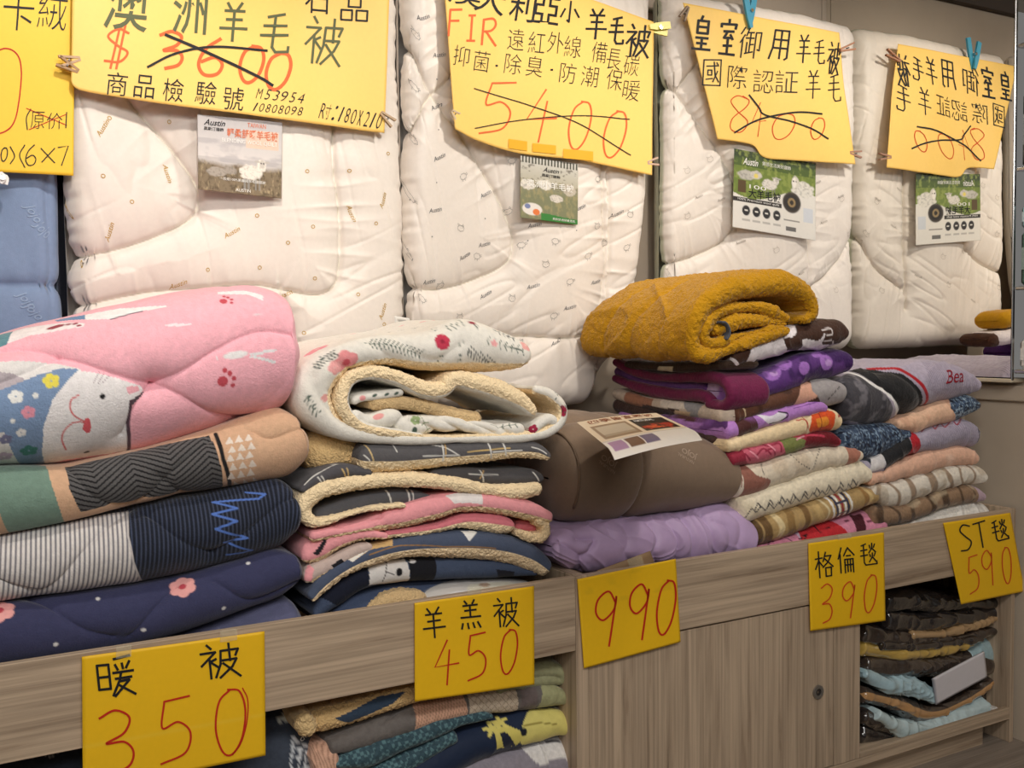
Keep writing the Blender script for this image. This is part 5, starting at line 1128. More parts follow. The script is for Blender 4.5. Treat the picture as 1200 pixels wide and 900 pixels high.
# 8 pink
PKQ = (236, 160, 166)
t8 = empty('sherpa_quilt', atY(520, 640, Y2+0.2), 'pink quilt with beige sherpa edge and white patches, middle of second pile', 'quilt', G2)
s = slab(d1([(60, 440), (150, 420), (300, 380), (370, 345), (440, 330), (560, 292), (700, 273), (850, 277), (1000, 312), (1075, 355)]), d1([(90, 470), (200, 450), (330, 430), (430, 425), (600, 388), (720, 350), (860, 360), (1000, 388), (1078, 400)]), Y2-0.004, 0.40, ns=280, nf=40, nt=26, capscale=0.8)
hemq(s, PKQ, (238, 210, 166), t0=-0.25); s.poly(d1([(640, 285), (780, 270), (795, 322), (735, 315), (680, 320)]), (232, 226, 224)); s.poly(d1([(-0, 420), (60, 470), (100, 430)]), PKQ)
for g in ([(250, 390), (330, 360)], [(200, 410), (290, 400), (370, 370)], [(370, 340), (372, 400)]): s.groove(d1(g), .010, .006)
piece(s, 'top_fold', t8, seed=21)
s = slab(d1([(380, 440), (600, 402), (730, 362), (860, 362), (925, 395)]), d1([(400, 455), (560, 445), (720, 420), (860, 445), (925, 430)]), Y2+0.004, 0.36, ns=140, nf=26, nt=10); hemq(s, (206, 118, 128), t0=0.0); piece(s, 'middle_fold', t8, seed=22)
s = sweep(px_path(d1([(1020, 380), (1062, 410), (1058, 455), (1010, 462), (940, 440)]), Y2), np.array([.012, .013, .013, .012, .008]), 0.34, ns=70, nf=20, nt=16, flip=True); s.fill((242, 214, 170), 1.0); piece(s, 'side_fold', t8, seed=23)
s = slab(d1([(930, 385), (1000, 385), (1045, 410)]), d1([(930, 440), (990, 440), (1040, 440)]), Y2+0.03, 0.3, ns=40, nf=14, nt=8); s.fill((206, 110, 120), .1); piece(s, 'inner_fold', t8, seed=27)
s = slab(d1([(40, 520), (90, 470), (180, 440), (300, 425), (400, 440)]), d1([(55, 570), (130, 560), (200, 510), (300, 470), (400, 462)]), Y2+0.0, 0.38, ns=120, nf=26, nt=20); hemq(s, PKQ, (238, 210, 166), t0=-0.3); s.poly(d1([(95, 525), (150, 455), (150, 480), (115, 535)]), (34, 32, 38)); piece(s, 'lower_fold', t8, seed=24)
s = slab(d1([(60, 620), (80, 570), (160, 540), (260, 490), (330, 480)]), d1([(62, 660), (120, 640), (200, 590), (280, 545), (350, 510)]), Y2+0.0, 0.38, ns=120, nf=26, nt=20); hemq(s, (196, 176, 168), (240, 212, 168), t0=-0.2); s.poly(d1([(60, 640), (75, 570), (100, 590), (90, 640)]), PKQ); s.poly(d1([(170, 575), (210, 545), (225, 560), (190, 590)]), (34, 32, 38)); piece(s, 'lower_fold', t8, seed=25)
# 9 navy bear
NV = (74, 84, 106)
t9 = empty('sherpa_quilt', atY(520, 690, Y2+0.2), 'navy quilt with black and white animal face and sherpa lining, near bottom of second pile', 'quilt', G2)
s = slab(d1([(70, 690), (130, 610), (250, 525), (420, 468), (650, 432), (850, 440), (1000, 485), (1070, 560)]), d1([(80, 730), (180, 650), (290, 592), (450, 545), (650, 545), (850, 556), (980, 590), (1066, 628)]), Y2-0.006, 0.40, ns=280, nf=44, nt=26, capscale=0.7)
hemq(s, NV, (246, 220, 180), t0=-0.1)
s.poly(d1([(240, 530), (300, 495), (420, 450), (425, 492), (330, 510), (260, 560)]), (206, 170, 116)); s.poly(d1([(222, 545), (300, 500), (335, 505), (260, 560)]), (232, 226, 216)); s.ell(d1([(302, 515)])[0], .003, .004, 30, (30, 30, 34)); s.poly(d1([(705, 430), (770, 432), (750, 465), (735, 466)]), (232, 230, 226), smooth=True)
s.stroke(d1([(330, 530), (450, 492), (650, 498), (850, 505)]), .0025, (160, 120, 70)); piece(s, 'top_fold', t9, seed=31)
s = slab(d1([(85, 770), (130, 690), (220, 620), (330, 578), (480, 548), (700, 548), (900, 558), (1020, 590)]), d1([(100, 790), (200, 745), (320, 665), (450, 640), (600, 632), (800, 625), (1010, 612)]), Y2+0.012, 0.36, ns=220, nf=44, nt=10)
s.fill((70, 82, 106), .1); s.poly(d1([(60, 800), (120, 690), (220, 620), (315, 575), (325, 655), (200, 740)]), (28, 32, 48)); s.poly(d1([(318, 572), (470, 545), (480, 640), (325, 655)]), (226, 222, 218)); s.poly(d1([(468, 540), (595, 545), (585, 632), (470, 640)]), (26, 26, 32)); s.ell(d1([(452, 602)])[0], .0075, .009, 0, (24, 22, 26)); s.ell(d1([(505, 555)])[0], .008, .006, 0, (224, 222, 222)); s.ell(d1([(492, 552)])[0], .003, .004, 0, (24, 24, 30)); s.stroke(d1([(398, 560), (396, 600), (430, 612)]), .002, (40, 36, 40)); s.stroke(d1([(396, 605), (380, 640)]), .002, (40, 36, 40)); s.poly(d1([(850, 590), (930, 600), (900, 625), (845, 625)]), (36, 36, 46))
piece(s, 'inner_fold', t9, seed=32)
s = slab(d1([(150, 760), (230, 690), (360, 650), (540, 625), (700, 632), (760, 650)]), d1([(150, 900), (230, 880), (360, 860), (540, 850), (700, 840), (760, 820)]), Y2+0.02, 0.36, ns=140, nf=40, nt=10); s.fill((66, 78, 104), .1); piece(s, 'lower_fold', t9, seed=33)
s = slab(d1([(310, 740), (400, 680), (500, 672), (560, 690)]), d1([(310, 800), (400, 790), (500, 780), (570, 760)]), Y2+0.008, 0.3, ns=60, nf=30, nt=10); s.fill((208, 178, 132), 1.0); piece(s, 'lining_fold', t9, seed=34)
# 10 packed white quilt in clear bag
s = slab(d1([(515, 720), (600, 662), (750, 640), (860, 632), (990, 650), (1040, 690)]), d1([(515, 860), (620, 850), (750, 840), (860, 830), (990, 820), (1040, 800)]), Y2-0.002, 0.36, ns=120, nf=40, nt=16); s.fill((206, 200, 192), 0)
s.poly(d1([(740, 650), (900, 640), (1000, 660), (850, 680), (730, 680)]), (226, 220, 196)); s.ell(d1([(805, 652)])[0], .014, .006, 0, (168, 128, 80)); s.stroke(d1([(640, 690), (760, 680)]), .002, (240, 240, 240))
t = quilt('bagged_quilt', s, 'pale quilt in clear plastic bag, bottom of second pile behind the 450 card', 'quilt', 'satin', None, fuzz=.0003)
s.P0 = s.P+s.N*0.0025; s.disp = vn(s.P0[..., 0]*60, s.P0[..., 1]*60, s.P0[..., 2]*60, 5)*0.002; s.apply(0); s.build('plastic_bag', M['polybag'], t)

# ---- third pile: brown and lavender duvets, sheet on top
Y3 = 0.04
s = slab([(647, 512), (690, 495), (760, 497), (820, 510), (852, 540)], [(650, 612), (700, 617), (760, 606), (820, 596), (853, 585)], Y3, 0.50, ns=240, nf=80, nt=110, capscale=0.35, dome=0.018)
s.fill((128, 108, 90), 0)
X_ = atY(757, 560, Y3).x; s.disp -= .012*np.exp(-np.abs(s.P0[..., 0]-X_-0.02*np.sin(s.Q*8))/.012)+.004*np.exp(-((s.P0[..., 0]-X_-0.02*np.sin(s.Q*8))/.003)**2)
s.disp -= .006*np.exp(-np.abs(s.Q-0.20)/.01)
t = quilt('folded_duvet', s, 'brown folded duvet with piping and a price leaflet lying on top', 'duvet', 'micro', None, fuzz=.0003, lump=.006, ls=9)
def on_line(s, pts, off): return [Vector(s.at(u, v)[0]+s.at(u, v)[1]*off) for u, v in pts]
mb = MB(); mb.tube(on_line(s, [(s.T*0.055+0.004*math.sin(v*20), v) for v in np.linspace(-.075, .45, 40)], .001), .0035, 8); mb.build('piping', plain('brown_piping', (112, 92, 74), 0.6), t, True)
it = []
W2 = word('JOJO', .046, 0, 0.012); W3 = word('NATURAL', .052, 0, 0.008)
for x, y, r in c6([(560, 770, 152), (245, 800, 145)]): it.append((x, y)+W2+(r,))
for x, y, r in c6([(545, 790, 152), (235, 825, 145)]): it.append((x, y)+W3+(r,))
surf_marks(s, it, INK['pale'], 'raised_lettering', t, .0012)
SB = s
s = slab(d8([(95, 300), (180, 262), (350, 228), (600, 206), (850, 182), (980, 135), (1050, 165), (1105, 270)]), d8([(100, 380), (200, 440), (300, 485), (500, 470), (740, 450), (1000, 430), (1110, 400)]), Y3-0.006, 0.46, ns=300, nf=80, nt=40, capscale=0.5)
s.fill((186, 160, 198), 0)
for g, w_, d_ in (([(600, 225), (650, 300), (632, 380), (640, 440)], .010, .010), ([(690, 215), (745, 290), (738, 420)], .010, .012), ([(765, 205), (825, 300), (815, 410)], .009, .010), ([(860, 185), (920, 270), (925, 400)], .010, .012), ([(930, 215), (1000, 262), (985, 390)], .010, .008), ([(470, 230), (500, 330), (480, 380), (520, 440)], .012, .008), ([(240, 300), (330, 305), (310, 360), (262, 420), (255, 470)], .008, .012), ([(110, 330), (200, 350), (262, 400)], .010, .010), ([(380, 240), (420, 300), (470, 330)], .012, .006), ([(1000, 170), (1060, 240), (1050, 330)], .012, .006)): s.groove(d8(g), w_, d_)
s.disp += (1-np.abs(vn(s.S*26+3*vn(s.Q*14, s.S*6, 0, 2), s.Q*5, 0, 3)))**3*.004
quilt('folded_duvet', s, 'glossy lavender folded duvet with soft creases under the brown one', 'duvet', 'satin', None, fuzz=.0003, lump=.005, ls=14)
# leaflet lying on the brown duvet: corners found on its top
def touch(px, py):
    u, v = SB.sq(px, py); return SB.at(u, v)[0]
cr = [(676, 495), (769, 484), (823, 509), (720, 531)]
Z0 = max(SB.P[..., 2].max()-0.004, 0)
def atZ(px, py, Z):
    r = ray(px, py); return EYE+r*((Z-EYE.z)/r.z)
Cn = [np.array(atZ(*p, Z0)) for p in cr]
U, V = np.meshgrid(np.linspace(0, 1, 90), np.linspace(0, 1, 70), indexing='ij')
P_ = (Cn[0]*(1-U)[..., None]+Cn[1]*U[..., None])*(1-V)[..., None]+(Cn[3]*(1-U)[..., None]+Cn[2]*U[..., None])*V[..., None]
P_[..., 2] += .004*np.sin(U*3.1)*1.0-.012*(V > 0.85)*((V-0.85)/0.15)**2
fs_ = Surf(P_, U, V, False); fs_.orient(1 if fs_.N[5, 5, 2] > 0 else -1)
fs_.fill((232, 214, 186), 0)
fs_.fill((214, 206, 196), 0, (V > 0.72)); fs_.fill((236, 230, 222), 0, (V > 0.74) & (U > 0.0))
fs_.fill((30, 24, 24), 0, (U > 0.52) & (U < 0.95) & (V > 0.22) & (V < 0.68)); fs_.fill((170, 46, 30), 0, (U > 0.54) & (U < 0.93) & (V > 0.45) & (V < 0.66) & (fbm(U*20, V*20, 0, 2) > -0.1)); fs_.fill((216, 90, 40), 0, (U > 0.58) & (U < 0.9) & (V > 0.50) & (V < 0.62) & (fbm(U*26, V*26, 0, 8) > 0.15))
fs_.fill((150, 124, 96), 0, (U > 0.06) & (U < 0.48) & (V > 0.24) & (V < 0.68)); fs_.fill((196, 182, 160), 0, (U > 0.10) & (U < 0.44) & (V > 0.30) & (V < 0.56)); fs_.fill((170, 152, 128), 0, (U > 0.10) & (U < 0.44) & (V > 0.56) & (V < 0.62))
for u0, c in ((0.04, (170, 130, 170)), (0.21, (110, 78, 60)), (0.38, (110, 100, 130))): fs_.fill(c, 0, (U > u0) & (U < u0+0.15) & (V > 0.76) & (V < 0.94))
fs_.applied = True
t = empty('printed_leaflet', Vector(P_[45, 35]), 'printed leaflet with small room pictures lying on the brown duvet', 'leaflet')
fs_.build('sheet', M['paper'], t)
def leaf_text(txt, u0, v0, u1, v1, mat):
    Vv, Ff, _ = glyph(txt, 0, 0.01); pts = []
    for a in Vv:
        u = u0+(u1-u0)*(a[0]+.5); v = v0+(v1-v0)*(.5-a[1]); p, n = fs_.at(u, v); pts.append(p+n*.0006)
    tag(link('lettering', np.array(pts), Ff, mat, t, smooth=False), kind='stuff')
leaf_text('四季皆宜暖被', 0.10, 0.03, 0.90, 0.17, INK['brown']); leaf_text('NATURAL', 0.56, 0.26, 0.80, 0.34, INK['white'])

# ---- fourth pile: mustard blanket on folded mink blankets
G4 = 'folded blankets in the fourth pile'
Y4 = 0.045
def bl(lab, top, bot, paint, Y=Y4, L=0.50, mat='mink', group=G4, cs=0.5, fuzz=.0018, ns=200, nf=34, nt=30, cat='blanket', name='folded_blanket', seed=None, lump=.005, wr=1.0, **kw):
    s = slab(top, bot, Y, L, ns=ns, nf=nf, nt=nt, capscale=cs, **kw)
    s.P0 = s.P.copy(); paint(s)
    sd = seed or len(lab)
    s.disp += (1-np.abs(vn(s.S*16+2*vn(s.Q*9, s.S*4, 0, sd), s.Q*6, 0, sd+1)))**4*.004*wr
    return quilt(name, s, lab, cat, mat, group, fuzz=fuzz, lump=lump, ls=13, seed=sd), s
def blotch(s, c, sc, th, seed, amt=1.0, fz=.2): s.fill(c, fz, np.clip((fbm(s.P0[..., 0]*sc, s.P0[..., 1]*sc, s.P0[..., 2]*sc, seed, 3)-th)*8, 0, 1)*amt)
def zone(s, poly, c, k=c7, sm=False): s.poly(k(poly), c, smooth=sm, fz=.2)
def p_a(s):
    s.fill((216, 140, 166), .2); zone(s, [(100, 760), (310, 730), (340, 800), (100, 860)], (206, 190, 214)); zone(s, [(305, 735), (430, 700), (510, 745), (500, 800), (330, 810)], (194, 40, 48))
    zone(s, [(515, 680), (560, 672), (585, 740), (545, 760)], (74, 22, 34)); s.stroke(c7([(320, 775), (350, 755), (330, 800)]), .004, (40, 16, 24)); s.stroke(c7([(375, 722), (400, 745), (440, 730)]), .004, (40, 16, 24))
    for x, y in ((460, 695), (475, 715), (500, 705), (600, 675), (610, 700), (625, 690), (590, 705)): s.stroke(c7([(x, y), (x+14, y-4)]), .004, (90, 30, 50))
    for q in ([(170, 790), (230, 780)], [(255, 765), (300, 790)], [(200, 800), (210, 770)]): s.stroke(c7(q), .003, (50, 40, 60))
bl('pink and red blanket with dark bands, lowest of the fourth pile', c7([(145, 800), (300, 745), (430, 702), (600, 660), (642, 690)]), c7([(145, 900), (300, 880), (450, 850), (600, 820), (645, 780)]), p_a)
def p_b(s):
    s.fill((178, 148, 98), .2)
    for x, w_, c in ((150, .022, (70, 46, 24)), (190, .016, (92, 64, 34)), (240, .012, (226, 206, 160)), (290, .016, (140, 108, 62)), (350, .012, (110, 78, 42)), (405, .014, (196, 166, 112)), (430, .006, (224, 210, 170)), (580, .012, (150, 110, 60)), (600, .010, (214, 186, 130))):
        u, v = s.sq(*c7([(x, 730-(x-150)*0.28)])[0]); s.fill(c, .2, np.clip((w_-np.abs(s.S-u+0.1*s.Q+0.01*vn(s.Q*30, x, 0, 2)))/.004, 0, 1)*.85)
    for k_, c in ((455, (236, 232, 226)), (470, (60, 60, 80)), (480, (240, 236, 230)), (492, (150, 50, 60)), (504, (236, 232, 226)), (514, (56, 56, 78)), (526, (232, 228, 220))):
        u, v = s.sq(*c7([(k_, 645)])[0]); s.fill(c, .2, np.abs(s.S-u+0.12*s.Q) < .0042)
    for dq in (-.02, .012): s.fill((60, 60, 80), .2, (np.abs(s.Q-dq) < .002) & (np.abs(s.S-s.sq(*c7([(490, 640)])[0])[0]+0.12*s.Q) < .026))
bl('camel and brown plaid blanket with a white and red striped patch', c7([(128, 700), (200, 680), (340, 638), (450, 598), (560, 568), (615, 590)]), c7([(140, 800), (240, 770), (400, 715), (520, 672), (618, 630)]), p_b, seed=5)
def p_c(s):
    s.fill((236, 224, 198), .3); blotch(s, (206, 190, 160), 14, .2, 3, .5)
    pts = [(110, 690)]; 
    for k_ in range(26): x = 120+k_*17; pts.append((x, 672-(x-120)*0.255+(-16 if k_ % 2 else 6)))
    s.stroke(c7(pts), .0032, (70, 66, 70))
    for k_ in range(9): x = 150+k_*46; y = 664-(x-120)*0.25; s.stroke(c7([(x, y), (x+10, y-26), (x+22, y-8)]), .0035, (60, 56, 60))
bl('cream fluffy blanket with black squiggles along its lower edge', c7([(42, 630), (120, 590), (250, 540), (350, 508), (470, 478), (550, 466), (580, 505)]), c7([(110, 705), (250, 662), (380, 622), (500, 588), (582, 550)]), p_c, fuzz=.003, mat='mink', seed=6)
def p_d(s):
    s.fill((226, 212, 190), .2); blotch(s, (206, 186, 160), 9, .15, 6, .6); zone(s, [(40, 490), (60, 480), (150, 520), (210, 545), (130, 600), (40, 620)], (150, 98, 84), sm=True); zone(s, [(40, 480), (58, 480), (60, 600), (40, 620)], (236, 224, 206)); zone(s, [(470, 400), (520, 400), (560, 440), (500, 480)], (176, 118, 98), sm=True)
    for q in ([(172, 470), (174, 500), (182, 525)], [(285, 448), (325, 475), (368, 502)], [(370, 500), (390, 460), (402, 415)]):
        p = catmull(np.array(s.line(c7(q))), 25)
        for i in range(0, 24, 3): s.stroke([p[i], p[i+1]], .0030, (50, 42, 44), px=False)
bl('cream blanket with dashed black lines and a rosy brown left end', c7([(52, 490), (170, 468), (300, 423), (400, 410), (500, 412), (545, 432)]), c7([(55, 612), (150, 598), (250, 556), (400, 508), (520, 475), (548, 455)]), p_d, seed=7)
def p_e(s):
    s.fill((150, 40, 62), .2); zone(s, [(95, 425), (150, 400), (240, 385), (265, 430), (200, 465), (120, 475)], (200, 96, 116), sm=True)
    for q in ([(120, 420), (150, 445), (180, 420), (210, 440)], [(160, 400), (200, 410), (240, 400), (250, 430)], [(190, 430), (215, 420), (225, 445)], [(110, 440), (130, 465)]): s.stroke(c7(q), .005, (150, 40, 66), smooth=True)
    for q in ([(130, 430), (160, 455)], [(200, 405), (225, 425)]): s.stroke(c7(q), .005, (232, 150, 166))
    zone(s, [(235, 385), (330, 380), (350, 405), (280, 445), (265, 425)], (124, 130, 72), sm=True); zone(s, [(345, 350), (440, 345), (480, 400), (400, 420), (340, 405)], (112, 14, 30)); s.stroke(c7([(300, 375), (370, 365), (420, 370)]), .007, (190, 60, 84)); s.stroke(c7([(310, 385), (340, 370)]), .004, (236, 170, 180))
bl('crimson blanket with pink roses and green leaves, middle of the fourth pile', c7([(45, 440), (120, 410), (250, 383), (350, 354), (440, 348), (475, 382)]), c7([(50, 490), (170, 472), (300, 430), (400, 414), (475, 412)]), p_e, seed=8)
def p_f(s):
    s.fill((238, 214, 172), .2); blotch(s, (220, 186, 130), 12, .2, 3, .7); zone(s, [(365, 290), (445, 275), (455, 320), (410, 350), (360, 352)], (222, 84, 34), sm=True); zone(s, [(385, 305), (425, 296), (430, 325), (395, 335)], (240, 150, 50), sm=True)
    s.stroke(c7([(310, 312), (345, 310), (355, 340)]), .003, (180, 50, 30), smooth=True); s.stroke(c7([(330, 300), (350, 320), (345, 350)]), .003, (180, 50, 30), smooth=True); s.stroke(c7([(395, 285), (400, 345)]), .003, (150, 30, 20)); zone(s, [(455, 265), (500, 265), (500, 300), (470, 300)], (150, 20, 30))
bl('cream blanket with a bright orange flower at its right end', c7([(28, 385), (150, 350), (300, 303), (400, 272), (460, 268), (476, 300)]), c7([(38, 436), (160, 408), (280, 380), (400, 352), (475, 345)]), p_f, seed=9)
def p_g(s):
    s.fill((186, 132, 206), .2); zone(s, [(-60, 320), (130, 290), (160, 340), (60, 390), (-60, 400)], (82, 44, 42)); zone(s, [(-60, 300), (40, 310), (30, 345), (-60, 350)], (90, 50, 110)); zone(s, [(148, 288), (210, 292), (240, 278), (268, 284), (240, 318), (205, 322), (180, 305)], (236, 230, 240), sm=True)
    s.stroke(c7([(205, 322), (245, 312), (275, 285), (240, 275)]), .004, (40, 26, 50), smooth=True); s.stroke(c7([(300, 262), (350, 250), (400, 235)]), .003, (120, 70, 150)); blotch(s, (150, 96, 176), 14, .2, 5, .5)
bl('lilac blanket with a white swoosh outlined in black', c7([(30, 315), (80, 302), (150, 284), (300, 248), (400, 228), (425, 250)]), c7([(30, 392), (80, 378), (150, 346), (300, 305), (427, 278)]), p_g, seed=10)
def p_h(s):
    s.fill((96, 60, 44), .2); blotch(s, (64, 38, 28), 18, .1, 3, .8); zone(s, [(-80, 240), (60, 250), (115, 290), (90, 320), (-80, 340)], (206, 180, 146)); zone(s, [(-80, 200), (-10, 230), (20, 270), (0, 330), (-80, 340)], (150, 144, 144)); zone(s, [(325, 155), (380, 170), (400, 210), (340, 240), (300, 245)], (226, 172, 148), sm=True); zone(s, [(330, 140), (520, 140), (520, 270), (430, 270), (395, 215), (370, 170)], (164, 158, 158), sm=True)
    for i in range(4): s.stroke(c7([(435+i*12, 228-i*14), (441+i*12, 220-i*14)]), .003, (40, 36, 40))
bl('brown blanket with peach patch and rolled grey right end', c7([(60, 262), (100, 255), (200, 212), (330, 158), (430, 146), (495, 170)]), c7([(62, 318), (150, 292), (300, 255), (430, 258), (497, 235)]), p_h, seed=11)
def p_i(s):
    s.fill((92, 50, 122), .2); blotch(s, (60, 26, 88), 16, .05, 2); 
    for x, y, a, b_ in ((70, 140, .022, .018), (215, 120, .034, .024), (160, 195, .030, .020), (260, 90, .028, .022), (430, 80, .024, .024), (60, 190, .03, .02), (340, 105, .02, .016), (20, 150, .022, .018), (390, 50, .02, .012)): s.ell(c7([(x, y)])[0], a, b_, 20, (160, 108, 190), fz=.2)
    for x, y in ((215, 120), (70, 140), (430, 80)): s.ell(c7([(x+8, y+4)])[0], .013, .010, 0, (186, 146, 206), fz=.2)
    blotch(s, (70, 34, 100), 22, .25, 12, .7)
bl('deep purple blanket with pale violet roses, beneath the brown and white one', c7([(72, 160), (130, 140), (250, 95), (350, 50), (470, 28), (512, 60)]), c7([(72, 262), (140, 240), (250, 205), (350, 155), (450, 142), (515, 110)]), p_i, seed=12)
def p_j(s):
    s.fill((238, 230, 232), .2); DB = (66, 40, 28)
    zone(s, [(655, 385), (700, 370), (750, 345), (790, 330), (790, 400), (760, 440), (720, 395), (680, 410)], DB, c6, True); zone(s, [(940, 370), (930, 330), (975, 305), (960, 270), (1040, 240), (1200, 240), (1200, 360), (1080, 345), (1085, 300), (1060, 330), (1000, 325), (990, 360)], DB, c6, True); zone(s, [(150, 380), (640, 380), (660, 470), (150, 470)], (60, 38, 28), c6)
    for q in ([(930, 325), (960, 325), (970, 350), (945, 355), (940, 342)], [(715, 370), (745, 368), (748, 385), (725, 390)], [(760, 350), (780, 372), (765, 390)], [(820, 405), (860, 400)]): s.stroke(c6(q), .006, DB, smooth=True)
    for q in ([(1075, 290), (1105, 285), (1112, 305), (1092, 308)], [(1085, 330), (1110, 325)], [(1115, 330), (1120, 350)], [(685, 380), (690, 410)]): s.stroke(c6(q), .004, (226, 216, 214), smooth=True)
bl('white blanket with dark brown patches and curls, directly under the mustard one', c6([(718, 375), (790, 335), (950, 285), (1080, 252), (1150, 255), (1166, 290)]), c6([(718, 440), (850, 402), (980, 368), (1080, 360), (1165, 325)]), p_j, seed=13)
# burgundy edged blanket: folds seen on the side of the pile
X4 = atY(857, 480, Y4).x-0.012
def xpath(pts, dx=0.0): return [tuple(atX(p[0], p[1], X4+dx)) for p in pts]
t = empty('folded_blanket', Vector((X4+.1, .3, atX(780, 470, X4).z)), 'blanket with burgundy folded edges and violet inside, left side of the fourth pile', 'blanket', G4)
BG = (112, 26, 70)
def side(pts, a, c, L=0.14, dx=0.0, seed=1, nm='fold', fl=False, paint=None, ns=160):
    s = sweep(xpath(c6(pts), dx), a, L, E=(1, 0, 0), ns=ns, nf=20, nt=12, flip=fl); s.fill(c, .2)
    if paint: paint(s)
    return piece(s, nm, T_, 'mink', .0015, lining=False, seed=seed, lump=.004)
T_ = t
side([(252, 412), (330, 452), (430, 475), (560, 474), (650, 476), (700, 510), (706, 560), (670, 588), (615, 575)], np.array([.012, .014, .013, .014, .016, .016, .015, .015, .012]), BG, nm='burgundy_edge')
side([(250, 475), (350, 515), (480, 540), (590, 548), (640, 575)], np.array([.012, .016, .018, .017, .012]), BG, nm='burgundy_edge', seed=2)
side([(258, 450), (400, 500), (520, 512), (625, 520)], .016, (104, 62, 128), dx=.02, nm='violet_inside', seed=3)
sp = slab(c6([(712, 462), (735, 474), (760, 498), (780, 530)]), c6([(712, 600), (735, 592), (762, 575), (778, 555)]), Y4+.008, .12, ns=80, nf=30, nt=10, capscale=.5); sp.fill((190, 164, 204), .2); blotch(sp, (150, 100, 180), 20, .1, 3); piece(sp, 'violet_face', t, 'mink', .0015, lining=False)
t = empty('folded_blanket', Vector((X4+.1, .3, atX(780, 500, X4).z)), 'brown, cream and grey banded blanket on the side of the fourth pile', 'blanket', G4); T_ = t
def p_l(s):
    zone(s, [(330, 530), (420, 560), (420, 600), (330, 600)], (170, 118, 92), c6); zone(s, [(375, 580), (520, 600), (510, 660), (375, 620)], (64, 40, 34), c6); zone(s, [(450, 560), (560, 560), (560, 600), (450, 590)], (226, 214, 200), c6)
    zone(s, [(545, 560), (740, 560), (740, 700), (600, 690), (560, 620)], (150, 148, 150), c6, True); zone(s, [(505, 600), (565, 610), (560, 650), (505, 630)], (214, 186, 150), c6)
side([(250, 535), (340, 565), (460, 590), (560, 605), (640, 615), (700, 630)], np.array([.016, .018, .020, .022, .028, .028]), (206, 188, 170), paint=p_l, seed=5, nm='banded_fold', L=.2)
side([(252, 580), (340, 610), (460, 650), (560, 690), (660, 720)], .020, (70, 50, 44), seed=6, nm='dark_fold', L=.2)
t = empty('folded_blanket', Vector((X4+.1, .3, atX(780, 440, X4).z)), 'dark brown blanket edge squeezed under the left of the mustard blanket', 'blanket', G4); T_ = t
side([(300, 425), (420, 432), (560, 435), (700, 425)], .012, (60, 42, 30), seed=7, L=.12, nm='fold', paint=lambda s: zone(s, [(440, 430), (500, 432), (500, 455), (440, 450)], (206, 196, 170), c6))

# mustard blanket rolled on top
t = empty('rolled_blanket', atY(800, 410, .25), 'fluffy mustard yellow blanket, folded and rolled with a dark strap, top of fourth pile', 'blanket')
MU = (190, 138, 14)
def must(pts, a, L, seed, nm, dy=0.0, fl=True, ns=300, nt=90):
    s = sweep(px_path(c6(pts), Y4-.012+dy), a, L, ns=ns, nf=30, nt=nt, flip=fl); s.fill(MU, .9); P = s.P0
    s.disp += (1-np.abs(vn(P[..., 1]*13+2*vn(P[..., 0]*6, P[..., 2]*6, 0, seed), P[..., 2]*5+P[..., 0]*4, 0, seed)))**3*.008-.004
    s.disp -= .009*np.exp(-np.abs(((P[..., 1]*7.5+.9*vn(P[..., 0]*5, P[..., 2]*7, 0, seed)+.3*P[..., 2]) % 1)-.5)/.10)*np.clip((P[..., 1]-Y4-.05)*8, 0, 1)
    blotch(s, (176, 126, 8), 30, .2, seed, .5, .75)
    return piece(s, nm, t, 'fleece', .0035, lining=False, seed=seed, lump=.008, ls=7)
must([(1010, 255), (1052, 225), (1045, 170), (1000, 125), (930, 104), (820, 110), (710, 145), (630, 205), (592, 290), (600, 365), (680, 375), (820, 328), (955, 288)], np.array([.012, .018, .024, .030, .034, .033, .030, .026, .022, .022, .020, .014, .010]), np.array([.40, .44, .48, .50, .52, .54, .56]), 41, 'outer_layer')
must([(955, 250), (880, 210), (790, 200), (700, 215), (640, 260), (625, 320), (665, 345), (760, 315), (940, 280)], np.array([.012, .018, .020, .019, .016, .014, .013, .013, .010]), .42, 42, 'inner_layer', .004, ns=220, nt=30)
must([(950, 268), (850, 252), (760, 255), (700, 275), (665, 305)], np.array([.012, .018, .022, .022, .016]), .40, 43, 'core', .006, ns=160, nt=30)
s = sweep(px_path(c6([(688, 258), (705, 262), (718, 282), (720, 305), (708, 328)]), Y4-.020), .0035, .16, ns=50, nf=8, nt=12); s.fill((72, 76, 86), 0); piece(s, 'strap', t, 'micro', .0002, lining=False, lump=0)

def rear(x0, x1, z, a, c, nm, T2, y=.34, seed=1):
    global t
    s = sweep([(x, y, z+.006*math.sin(x*20)) for x in np.linspace(x0, x1, 6)], a, .14, ns=60, nf=20, nt=16); s.fill(c, .5)
    keep = t; t = T2; piece(s, nm, t, 'fleece', .003, lining=False, seed=seed, lump=.006); t = keep; return s
rear(2.02, 2.40, 1.335, .032, MU, 'rear_fold', t)
JB = [o for o in bpy.data.objects if o.get('label', '').startswith('white blanket with dark brown')][0]
rear(2.10, 2.44, 1.272, .026, (226, 216, 216), 'rear_fold', JB, seed=3); rear(2.40, 2.47, 1.268, .024, (70, 42, 28), 'rear_corner', JB, .345, seed=5)

